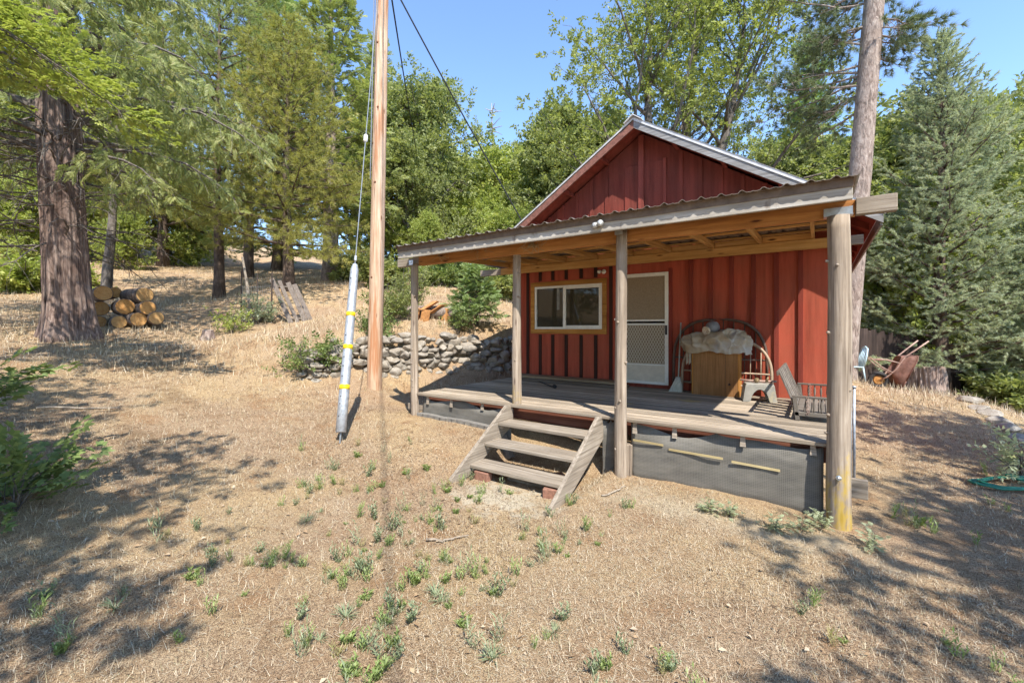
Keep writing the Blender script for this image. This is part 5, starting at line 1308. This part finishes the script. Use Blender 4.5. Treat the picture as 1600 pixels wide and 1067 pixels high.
# --- more trees: copies
def cp(proto, H0, px, d, top, rz, label, group=None, sx=1.0):
    g_, s_ = grow(None, px, d, top, H0)
    o = copy_tree(proto, g_, rz, s_, label, group)
    o.scale = (s_*sx, s_*sx, s_)
    return o
FAR = 'trees covering the far slope'
LF = 'green tree in the dense wood on the far slope left of the cabin'
LB = 'tree in the dense wood behind the cabin and the big pine'
LIST = [
 (oakB,11,1245,26,205,2.0,'leafy oak crown below the tall pale fir, over the cabin roof',None,.9),
 (oakC,10,955,30,170,2.0,'small rounded oak just left of the cabin roof ridge',None,1.3),
 (oakC,10,1390,20,175,.6,'leafy oak between the thick pine trunk and the sequoia',None,1.1),
 (mapA,7,1395,17,280,1.2,'yellow green maple low behind the porch beam end at right',None,.8),
 (oakB,11,1575,17.5,85,.3,'dark oak with a bent trunk at the right edge above the hose',None,.95),
 (seqA,12,1650,13.5,250,2.2,'second fluffy sequoia cut by the right edge of the picture',None,1),
 (oakB,11,640,27,215,2.4,'olive rounded oak below the wires right of the wooden pole',None,1.0),
 (oakC,10,715,38,222,1.1,LF,FAR,1.5),(mapA,7,790,33,235,.4,'bright yellow green maple top left of the cabin gable',None,1),
 (oakB,11,835,36,225,2.9,LF,FAR,1),(oakC,10,690,42,260,.3,LF,FAR,1.4),(mapA,7,740,30,290,2.2,LF,FAR,1),
 (mapA,7,660,24,330,1.8,'bright maple bush above the firewood heap behind the porch post',None,.8),(mapA,7,600,27,320,.9,LF,FAR,1.1),
 (mapA,7,800,21,320,3.0,'broad green maple just beyond the small fir, left of the cabin window',None,1.1),
 (firB,14,770,40,270,.4,LF,FAR,1),(firB,14,905,34,190,1.4,LF,FAR,1),(oakB,11,560,36,190,1.7,LF,FAR,1),
 (firB,14,435,30,-40,2.1,'tall dark fir rising behind the yellow green pine',None,1.2),(pineA,15,388,24,-60,1.3,'pine with a slender trunk between the two nearer pines','pines on the dry bank',1.1),
 (cedB,16,590,34,60,2.0,'cedar standing behind the wooden pole on the slope',None,.9),
 (pineB,11,255,27,40,2.2,'pine with feathery boughs behind the slim maple and sawn logs','pines on the dry bank',1.0),
 (cedB,16,200,30,-80,1.0,'tall cedar behind the slim maple trunk at left',None,1),
 (oakB,11,60,26,60,1.3,'leafy oak filling the left edge behind the huge cedar',None,1.2),(mapA,7,20,20,280,.2,'bright sunlit maple at the far left edge behind the huge cedar',None,1.1),
 (mapA,7,95,24,300,2.6,'sunlit maple showing on both sides of the huge cedar trunk',None,1.2),(mapA,7,190,23,330,1.6,'low sunlit maple right behind the sawn log stack',None,.9),
(mapA,7,320,46,290,1.5,LF,FAR,1.3),(oakC,10,140,38,150,1.9,LF,FAR,1.5),(firB,14,20,36,0,2.6,LF,FAR,1.3),
 (oakB,11,-40,22,60,2.0,LF,FAR,1.2),
 (oakB,11,1300,32,190,.5,LB,'trees behind the cabin',1.1),(oakC,10,1340,26,200,1.5,LB,'trees behind the cabin',1.3),
 (oakB,11,1430,30,180,1.2,LB,'trees behind the cabin',1.1),(oakB,11,1510,26,150,2.5,LB,'trees behind the cabin',1),
 (mapA,7,1540,19,330,.3,'green maple low at right behind the sequoia boughs',None,1.1),(oakB,11,1660,22,130,.9,LB,'trees behind the cabin',1.1),
 (mapA,7,1370,20,420,2.1,'dark low bush behind the board fence at right',None,.8),(mapA,7,1620,15,470,1.4,'leafy shrub mass below the fluffy sequoia at the right edge',None,1.1),
]
for a in LIST: cp(*a)
# trees behind the viewer that shade the yard
T = broadleaf(83, 7.6, .17, 4.3, 2.5, 30, 7, forks=2, leaf=.30, sub=7, up0=.05, up1=1.0)
first = None
for (X, d, rz, sc, lab) in ((-3.8, -1.0, .4, 1.0, 'leafy oak out of view behind the camera at left whose crown dapples the yard'), (-6.9, .9, 2.4, 1.0, 'second leafy oak out of view at far left shading the dry grass'),
        (5.6, -2.2, 1.7, 1.0, 'leafy oak out of view at right shading the yard corner'), (7.9, 1.7, .9, 1.0, 'leafy oak out of view at right shading the strip beyond the porch')):
    p = W(X, d); p[2] = gz(p[0], p[1])
    if first is None: first = make_tree('oak_tree', T, T_oak, L_oak, M_barkgrey, lab, 'tree', p, 'oaks out of view', s=sc)
    else: copy_tree(first, p, rz, sc, lab, 'oaks out of view')

for (X, d, rz, lab) in ((-13, -9, .3, 'rounded oak out of view far behind the yard at left'), (-17, -4, 1.9, 'oak out of view on the left bank'), (-9, -14, 2.8, 'oak out of view behind the yard'), (-3, -17, .9, 'oak out of view straight behind the yard')):  # unseen oaks added so the window panes reflect trees
    p = W(X, d); p[2] = gz(p[0], p[1]); copy_tree(oakB, p, rz, 1.0, lab, 'oaks out of view')
# --- near maple sapling and branch at left edge
rs = np.random.RandomState(23)
def sprayplant(name, base, stems, label, cat_, temps, lm, bm_, s=1.0, group=None):
    T = Limbs()
    for (d0, L_, n_, g_) in stems:
        st_ = poly((0, 0, -.05), d0, L_, 8, rs, .10, g_); T.tube(st_, np.linspace(.012, .004, 9), 5)
        for k in range(n_):
            e = 2+int(7*k/n_) if n_ > 1 else 8; e = min(e, 8); dd = (st_[e]-st_[e-1])/np.linalg.norm(st_[e]-st_[e-1])+rs.normal(size=3)*.7+np.array([0, 0, .1])
            sp = poly(st_[e], dd, rs.uniform(.15, .40), 3, rs, .15, .05); T.tube(sp, [.005, .004, .003, .002], 4)
            T.tip(sp[1], dd*np.array([1, 1, .3]), rs.uniform(.7, 1.1)); T.tip(sp[-1], dd*np.array([1, 1, .3]), rs.uniform(.7, 1.1))
    return make_tree(name, T, temps, lm, bm_, label, cat_, base, group, roll=.5, crown='leaves', s=s)
L_map = leafmat('green maple leaves', [(.11,.155,.055), (.16,.215,.075), (.22,.28,.095), (.31,.35,.13)], .35)
b0 = W(-5.5, 3.4); b0[2] = gz(b0[0], b0[1])
sprayplant('maple_sapling', b0, [((.35*RX+.2*rs.normal(), .35*RY+.2*rs.normal(), rs.uniform(.5, 1.2)), rs.uniform(.7, 1.25), 7, .08) for _ in range(6)], 'leafy green maple sapling with lobed leaves at the left edge of the yard', 'sapling', T_map, L_map, M_barkgrey)
b0 = W(-6.0, 4.5); b0[2] = gz(b0[0], b0[1])
sprayplant('maple_sapling', b0, [((.35*RX+.25*rs.normal(), .35*RY+.25*rs.normal(), rs.uniform(.7, 1.2)), rs.uniform(.9, 1.5), 8, .08) for _ in range(6)], 'maple sapling partly behind the nearest one, in front of the huge cedar trunk', 'sapling', T_map, L_map, M_barkgrey)
b0 = GP(20, 800, 2, 8)
sprayplant('maple_sapling', b0, [((rs.normal()*.5, rs.normal()*.5, 1), rs.uniform(.25, .5), 5, .08) for _ in range(5)], 'low maple seedling in the dry grass at the left edge, below the taller saplings', 'sapling', T_map, L_map, M_barkgrey, s=.8)
# overhanging maple bough from a tree just outside the frame
mb_ = thing('maple_tree', W(-8.6, 4.2, gz(*W(-8.6, 4.2)[:2])), 'maple just outside the left edge whose leafy bough crosses the huge cedar', 'tree')
T = Limbs(); hz = P(0, 70, 6.2)[2]-gz(*W(-8.6, 4.2)[:2])
T.tube(poly((0, 0, -.3), (0, 0, 1), hz+1.5, 8, rs, .03), np.linspace(.12, .05, 9), 8)
for q in range(9):
    tgt = P(rs.uniform(-60, 185), 0, 6.2); f_ = rs.rand(); 
    tgt = P([185, 150, 120, 70, 40, 10, 90, 20, -40][q], [172, 150, 120, 105, 75, 60, 140, 110, 150][q], 6.0+.15*q)-np.array(wpos(mb_))
    s0 = np.array([0, 0, hz+.55-.09*q]); dv_ = tgt-s0; L_ = np.linalg.norm(dv_)
    bp_ = np.array([s0+dv_*t+np.array([0, 0, .35*sin(pi*t)]) for t in np.linspace(0, 1, 9)]); T.tube(bp_, np.linspace(.03, .006, 9), 5)
    for k in range(34):
        e = rs.randint(3, 9); sp = poly(bp_[e], dv_/L_+rs.normal(size=3)*.8, rs.uniform(.15, .5), 3, rs, .15, .08); T.tube(sp, [.005, .004, .003, .002], 3); T.tip(sp[-1], (sp[-1]-sp[0])*np.array([1, 1, .3]), rs.uniform(.6, .9)); T.tip(sp[1], (sp[-1]-sp[0])*np.array([1, 1, .3]), rs.uniform(.6, .9))
v = np.concatenate(T.mb.v); me = bpy.data.meshes.new('trunk'); me.from_pydata([tuple(p) for p in v], [], T.mb.f); me.materials.append(M_barkgrey); link('trunk', me, mb_)
pos, d_, sc_ = T.arr(); V, F = stamp(T_map[1], pos, d_, RS.uniform(-.5, .5, len(pos)), sc_); link('crown', mesh_np('crown', V, F, L_bright), mb_)

# --- bushes and plants
def bush(px, py, w_, h_, n, label, temps, lm, name='bush', d1=40, group=None, dfix=None):
    p = GP(px, py, 3, d1) if dfix is None else G(px, dfix)
    st = [((rs.normal()*w_, rs.normal()*w_, rs.uniform(.5, 1.1)*h_+.15), rs.uniform(.6, 1.1)*max(h_, w_)*1.1, 9, .05) for _ in range(n)]
    return sprayplant(name, p, st, label, 'bush', temps, lm, M_barkgrey, group=group)
T_sm = [t_leaves(9, .075, .042, 1.1, .16, rt) for _ in range(4)]
bush(478, 580, .6, .42, 12, 'low green leafy bush at the left end of the stone wall', T_sm, L_map)
bush(520, 566, .3, .3, 6, 'small green bush right of the low leafy bush, by the stone wall end', T_sm, L_map)
bush(403, 505, .5, .7, 10, 'grey green brushy bush around the thin fence stakes', T_sm, L_seq)
bush(362, 520, .3, .55, 5, 'sparse yellow green bush left of the thin fence stakes', T_sm, L_bright)
bush(640, 492, .5, 1.2, 26, 'twiggy dark bush behind the left porch post', T_sm, L_dark)
bush(612, 500, .4, .7, 14, 'low bush just right of the wooden pole above the stone wall', T_sm, L_dark)
bush(716, 522, .15, .55, 6, 'thin green weed growing over the stone wall top', T_sm, L_map)
bush(590, 530, .2, .4, 8, 'small green bush at the stone wall behind the wooden pole', T_sm, L_map)
bush(1520, 612, .5, .7, 26, 'leafy green bush behind the border rocks right of the stump', T_big, L_map)
bush(1488, 602, .35, .6, 14, 'pale green bush against the right side of the stump', T_oak, L_bright)
bush(1585, 640, .6, .8, 26, 'dark green bush at the right edge behind the border rocks', T_big, L_dark)
bush(1600, 752, .15, .3, 3, 'small grey green bush behind the hose coil', T_sm, L_seq)
bush(95, 450, 1.0, 1.0, 26, 'broad bush behind the huge cedar trunk in the sun', T_big, L_bright, dfix=17)
bush(30, 440, 1.2, 1.2, 30, 'broad sunlit bush at the left edge beyond the dry grass', T_big, L_bright, dfix=16)
bush(600, 470, 1.0, 1.3, 26, 'dark bush in shade behind the wooden pole', T_big, L_dark, dfix=19)
bush(560, 455, 1.2, 1.3, 26, 'dark bush between the flared cedar and the wooden pole', T_big, L_dark, dfix=21)
bush(690, 455, 1.2, 1.4, 30, 'dense green bush behind the firewood heap', T_big, L_map, dfix=21)
bush(780, 455, 1.2, 1.3, 30, 'green bush behind the small fir next to the cabin', T_big, L_dark, dfix=19)
# thistle like plants along the skirt
for px, py, h, lab in ((1108, 798, .22, 'grey green thistle by the skirt, leftmost of its row'), (1138, 808, .20, 'grey green thistle second from the left along the skirt'), (1206, 828, .25, 'grey green thistle in the middle of the row along the skirt'), (1250, 830, .22, 'low grey green thistle left of the thick porch post'), (1284, 826, .32, 'taller thistle touching the thick porch post'), (1360, 858, .34, 'dark green thistle standing right of the thick porch post')):
    p = GP(px, py, 2, 8)
    sprayplant('thistle', p, [((rs.normal()*.35, rs.normal()*.35, 1), 2*h*rs.uniform(.6, 1), 7, .05) for _ in range(4)], lab, 'plant', [t_frond(12, .20, .09, .035, rt, .2)], L_seq, M_barkgrey, s=.24, group='thistles by the porch skirt')

# --- small green weeds: one of each kind, then copies
L_weed = leafmat('green weed leaves', [(.16,.215,.07), (.22,.29,.095), (.29,.35,.12), (.37,.40,.17)], .3)
L_weed3 = leafmat('drying weed leaves', [(.20,.21,.08), (.28,.26,.10), (.36,.30,.14), (.42,.34,.18)], .3)
L_weed2 = leafmat('grey green weed leaves', [(.15,.19,.10), (.21,.25,.14), (.27,.31,.18), (.34,.34,.21)], .25)
def weedmesh(seed, n, h, spread, lw, ll):
    r_ = np.random.RandomState(seed); parts = []
    for i in range(n):
        az = r_.uniform(0, 6.28); d0 = np.array([cos(az)*spread, sin(az)*spread, 1]); st_ = poly((r_.normal()*.02, r_.normal()*.02, 0), d0, h*r_.uniform(.55, 1.1), 5, r_, .08, .02)
        m_ = 12; ps = []; ds = []
        for j in range(m_):
            t = (j+.5)/m_*4.99; a = int(t); ps.append(st_[a]+(st_[a+1]-st_[a])*(t-a)); a2 = j*2.4; ds.append((cos(a2), sin(a2), .9))
        V = np.array([[0, 0, 0], [ll*.5, lw/2, .1*ll], [ll, 0, -.1*ll], [ll*.5, -lw/2, .1*ll]]); parts.append(stamp((V, np.array([[0, 1, 2, 3]])), ps, ds, r_.uniform(-.4, .4, m_), r_.uniform(.6, 1.1, m_)))
    return cat(parts)
WM = [mesh_np('weed', *weedmesh(i, [4,6,7,5,9,3][i], [.13,.17,.20,.12,.10,.22][i], [.4,.5,.6,.5,.9,.25][i], [.015,.013,.02,.010,.018,.012][i], [.06,.075,.05,.07,.045,.09][i]), [L_weed, L_weed, L_weed2, L_weed3, L_weed, L_weed2][i]) for i in range(6)]
def rosette(seed, n, l, wd):
    r_ = np.random.RandomState(seed); az = r_.uniform(0, 6.28, n); el = r_.uniform(.15, 1.0, n)
    d0 = np.stack([np.cos(az)*np.cos(el), np.sin(az)*np.cos(el), np.sin(el)], -1)
    V = np.array([[0, wd*.3, 0], [0, -wd*.3, 0], [l*.5, -wd/2, l*.06], [l*.5, wd/2, l*.06], [l, 0, -l*.06]]); F = np.array([[0, 1, 2, 3], [3, 2, 4, 4]])
    V2, F2 = stamp((V, F[:1]), np.zeros((n, 3)), d0, r_.uniform(-.3, .3, n), r_.uniform(.6, 1.1, n))
    V3, F3 = stamp((np.array([[l*.5, wd/2, l*.06], [l*.5, -wd/2, l*.06], [l*.8, -wd*.3, 0.], [l, 0, -l*.06]]), np.array([[0, 1, 2, 3]])), np.zeros((n, 3)), d0, r_.uniform(-.3, .3, n)*0, r_.uniform(.6, 1.1, n)*0+.9)
    return cat([(V2, F2), (V3, F3)])
RM = [mesh_np('weed', *rosette(i+40, 24, .17, .012), L_weed2) for i in range(2)]
WEEDS = [(668,905),(690,880),(655,872),(640,905),(625,925),(615,955),(605,975),(690,830),(700,770),(715,785),(732,800),(748,772),(690,800),(660,790),(628,800),(622,822),(612,830),(640,835),(675,815),(650,815),(565,855),(570,862),(545,870),(530,880),(520,905),(508,915),(555,910),(560,890),(535,915),(475,950),(480,1015),(468,1020),(540,1050),(548,1058),(595,1030),(603,1045),(590,1060),(612,1010),(560,810),(578,770),(590,762),(523,757),(555,770),(483,765),(438,792),(455,880),(425,880),(445,875),(360,878),(335,862),(385,885),(262,838),(845,855),(850,880),(875,840),(880,850),(914,830),(940,838),(818,845),(822,830),(860,872),(882,970),(945,1045),(930,1055),(1035,1055),(1050,1050),(765,1030),(745,905),(760,880),(720,760),(735,750),(780,770),(640,750),(610,725),(470,705),(478,760),(640,690),(575,745),(560,715),(515,735),(500,760),(412,885),(885,785),(890,790),(1555,1050),(1440,822),(1460,835),(1395,810),(1575,800),(985,795),(1300,1010),(1560,745),(700,950),(720,930),(805,900),(310,830),(105,1010),(95,1020),(330,960),(190,930),(240,830)]
WEEDS = list(dict.fromkeys(WEEDS))
rw = random.Random(9)
for i, (px, py) in enumerate(WEEDS):
    p = GP(px, min(py, 1066), 1.8, 12)
    for q in range((4, 2, 2)[i % 3]):
        x, y = p[0]+rw.gauss(0, .09)*q, p[1]+rw.gauss(0, .09)*q
        o = link('weed', WM[rw.randrange(6)], None, (x, y, gz(x, y)-.01)); o.rotation_euler = (0, 0, rw.uniform(0, 6.28)); s_ = rw.uniform(.28, .72); o.scale = (s_, s_, s_*rw.uniform(1.0, 1.7))
        tag(o, 'small leafy bright green weed sprouting from the bare dry yard', 'weed', 'small weeds in the yard')
for i, (px, py) in enumerate([(608,975),(595,985),(680,930),(620,960),(770,1030),(500,1000),(690,940),(575,1010),(540,965),(640,850),(425,875),(500,800),(480,815),(180,950),(1480,800),(865,990)]):
    p = GP(px, py, 1.8, 12); o = link('weed', RM[i % 2], None, (p[0], p[1], p[2]-.005)); o.rotation_euler = (0, 0, i*1.1); s_ = rw.uniform(.35, .75); o.scale = (s_, s_, s_)
    tag(o, 'spiky grey green grass rosette lying low in the bare dry yard', 'weed', 'spiky rosettes in the yard')

# --- dry grass and straw litter
M_dry = None
m, nt, b, o = newmat('dry straw'); M_dry = m
isl = island(nt); c = ramp(nt, isl, [(0, (.17,.105,.06)), (.25, (.35,.265,.17)), (.55, (.50,.41,.285)), (.85, (.62,.54,.41)), (1, (.30,.27,.14))])
nt.links.new(c, b.inputs['Base Color']); b.inputs['Roughness'].default_value = .8; b.inputs['Specular IOR Level'].default_value = .15
def blades(n, dmin, dmax, hmin, hmax, wd, flat, seed, xr=1.35, mask=None, pw=1.0):
    r_ = np.random.RandomState(seed)
    d = dmin+(dmax-dmin)*r_.rand(n)**pw; X = (r_.rand(n)*2-1)*(d*xr+.5)
    x = X*RX+d*FX; y = X*RY+d*FY
    keep = ~((x > -5.3) & (x < .3) & (y > 4.85) & (y < 13.7))
    if mask is not None: keep &= mask(X, d, x, y, r_)
    x, y = x[keep], y[keep]; n = len(x); z = ground(x, y); sc = 1
    az = r_.uniform(0, 6.28, n); el = np.where(r_.rand(n) < flat, r_.uniform(0, .25, n), r_.uniform(.5, 1.5, n))
    l = r_.uniform(hmin, hmax, n)*(.6+.4*np.minimum(1, d[keep]/6)); ax = np.stack([np.cos(az)*np.cos(el), np.sin(az)*np.cos(el), np.sin(el)], -1)
    sd = np.stack([-np.sin(az), np.cos(az), 0*az], -1); w_ = wd*(.5+.5*np.minimum(3, d[keep]/4))
    p = np.stack([x, y, z+.004], -1)
    v = np.stack([p-sd*w_[:, None]/2, p+sd*w_[:, None]/2, p+ax*l[:, None]+r_.normal(size=(n, 3))*.008], 1).reshape(-1, 3)
    return v, np.arange(3*n).reshape(-1, 3)
def patch(X, d, x, y, r_):
    q = vnoise(np.stack([x*.55, y*.55, 0*x], -1), 31); return r_.rand(len(x)) < np.clip((q-.38)*4.0+.12+.5*(X < -2.2)*(d < 9), .04, 1)
def bare(X, d, x, y, r_):
    q = vnoise(np.stack([x*.8, y*.8, 0*x], -1), 55)*.65+vnoise(np.stack([x*2.6, y*2.6, 0*x], -1), 56)*.35; return r_.rand(len(x)) < np.clip((q-.36)*4.5, .10, 1)
V, F = cat([blades(260000, 1.2, 9.5, .012, .045, .0036, .85, 1, mask=bare), blades(80000, 1.2, 9, .03, .10, .0035, .45, 2, mask=patch), blades(90000, 8, 30, .06, .22, .006, .25, 3, mask=patch), blades(30000, 9, 30, .08, .3, .006, .2, 6)])
o = link('dry_grass', mesh_np('dry_grass', V, F, M_dry)); tag(o, kind='stuff', label='dry straw coloured grass and litter covering the yard and bank', cat='grass')
# needle and twig litter, darker
m, nt, b, o = newmat('brown litter'); nt.links.new(ramp(nt, island(nt), [(0, (.045,.028,.018)), (.5, (.14,.085,.05)), (1, (.27,.17,.10))]), b.inputs['Base Color']); b.inputs['Roughness'].default_value = .9
V, F = blades(190000, 1.2, 11, .008, .035, .006, .9, 7, mask=lambda X, d, x, y, r_: r_.rand(len(x)) < np.clip((vnoise(np.stack([x*.9, y*.9, 0*x], -1), 77)-.35)*3, .1, 1))
o = link('ground_litter', mesh_np('ground_litter', V, F, m)); tag(o, kind='stuff', label='brown leaf and twig litter scattered over the yard', cat='litter')
r_ = np.random.RandomState(61); n_ = 1500; d_ = 1.5+11*r_.rand(n_)**1.2; X_ = (r_.rand(n_)*2-1)*d_*1.25; x_ = X_*RX+d_*FX; y_ = X_*RY+d_*FY
kp = ~((x_ > -5.3) & (x_ < .3) & (y_ > 4.8) & (y_ < 13.7)) & (vnoise(np.stack([x_*.7, y_*.7, 0*x_], -1), 91) > .42); x_, y_ = x_[kp], y_[kp]; n_ = len(x_); a_ = r_.uniform(0, 6.28, n_)
TL = (np.array([[0,0,0],[.03,.016,.012],[.065,0,.0],[.03,-.016,.012]]), np.array([[0,1,2,3]]))
V, F = stamp(TL, np.stack([x_, y_, ground(x_, y_)+.012], -1), np.stack([np.cos(a_), np.sin(a_), r_.uniform(-.1, .35, n_)], -1), r_.uniform(-.6, .6, n_), r_.uniform(.3, .85, n_))
mm, nt, b, o = newmat('fallen dry leaf'); c = ramp(nt, island(nt), [(0, (.20,.12,.06)), (.5, (.34,.23,.13)), (1, (.50,.40,.29))]); nt.links.new(c, b.inputs['Base Color']); b.inputs['Roughness'].default_value = .8
o = link('leaf_litter', mesh_np('leaf_litter', V, F, mm)); tag(o, kind='stuff', label='dry curled fallen leaves scattered over the yard', cat='litter')
for (px, py, L_, a, lab) in ((128, 640, .9, .5, 'grey fallen stick in the dry grass below the huge cedar'), (240, 540, 1.3, .1, 'thin fallen branch in the shade right of the huge cedar foot'), (700, 845, .35, .3, 'short pale twig lying among the weeds in the yard'), (960, 770, .4, .7, 'pale broken stick lying by the middle porch post foot'), (265, 505, 1.0, .2, 'fallen twiggy branch beside the outer end of the log stack')):
    p = GP(px, py, 2, 14); k = MB(); dr = W(cos(a), sin(a)); q = [p+dr*L_*t for t in np.linspace(-.5, .5, 7)]
    q = [np.array([c[0]+rs.normal()*.02, c[1]+rs.normal()*.02, gz(c[0], c[1])+.02]) for c in q]; k.tube(q, np.linspace(.018, .008, 7)*(1 if L_ > .5 else .6), 6)
    tag(k.build('fallen_stick', M_grey_x, None, True), lab, 'stick')
# ============================================================ light, sky, camera
SAZ = np.array([.792, -.611]); SEL = radians(53)
w = bpy.data.worlds.new('World'); SC.world = w; w.use_nodes = True
nt = w.node_tree; bgn = nt.nodes['Background']
sky = nt.nodes.new('ShaderNodeTexSky'); sky.sky_type = 'NISHITA'; sky.sun_disc = False
sky.sun_elevation = SEL; sky.sun_rotation = math.atan2(SAZ[0], SAZ[1]); sky.altitude = 1200; sky.air_density = 1.0; sky.dust_density = .0; sky.ozone_density = 4.0
nt.links.new(sky.outputs[0], bgn.inputs[0]); bgn.inputs[1].default_value = .13
sl = bpy.data.lights.new('sun', 'SUN'); sl.energy = 2.75; sl.angle = radians(.53); sl.color = (1, .95, .86)
so_ = bpy.data.objects.new('sun', sl); COL.objects.link(so_)
from mathutils import Vector
dv = Vector((-SAZ[0]*cos(SEL), -SAZ[1]*cos(SEL), -sin(SEL)))
so_.rotation_euler = dv.to_track_quat('-Z', 'Y').to_euler(); so_.location = (20, -15, 30)
cd = bpy.data.cameras.new('camera'); cam = bpy.data.objects.new('camera', cd); COL.objects.link(cam)
cam.location = (0, 0, 0); cam.rotation_euler = (radians(90), 0, YAW)
cd.sensor_width = 36; cd.lens = FOC/1600*36; cd.shift_y = -22.5/1600; cd.clip_start = .05; cd.clip_end = 1500
SC.camera = cam
SC.view_settings.view_transform = 'Standard'; SC.view_settings.look = 'None'; SC.view_settings.gamma = 1; SC.view_settings.exposure = 1.72
SC.cycles.max_bounces = 8; SC.cycles.diffuse_bounces = 5; SC.cycles.glossy_bounces = 2; SC.cycles.transmission_bounces = 4; SC.cycles.transparent_max_bounces = 6
SC.cycles.use_denoising = True
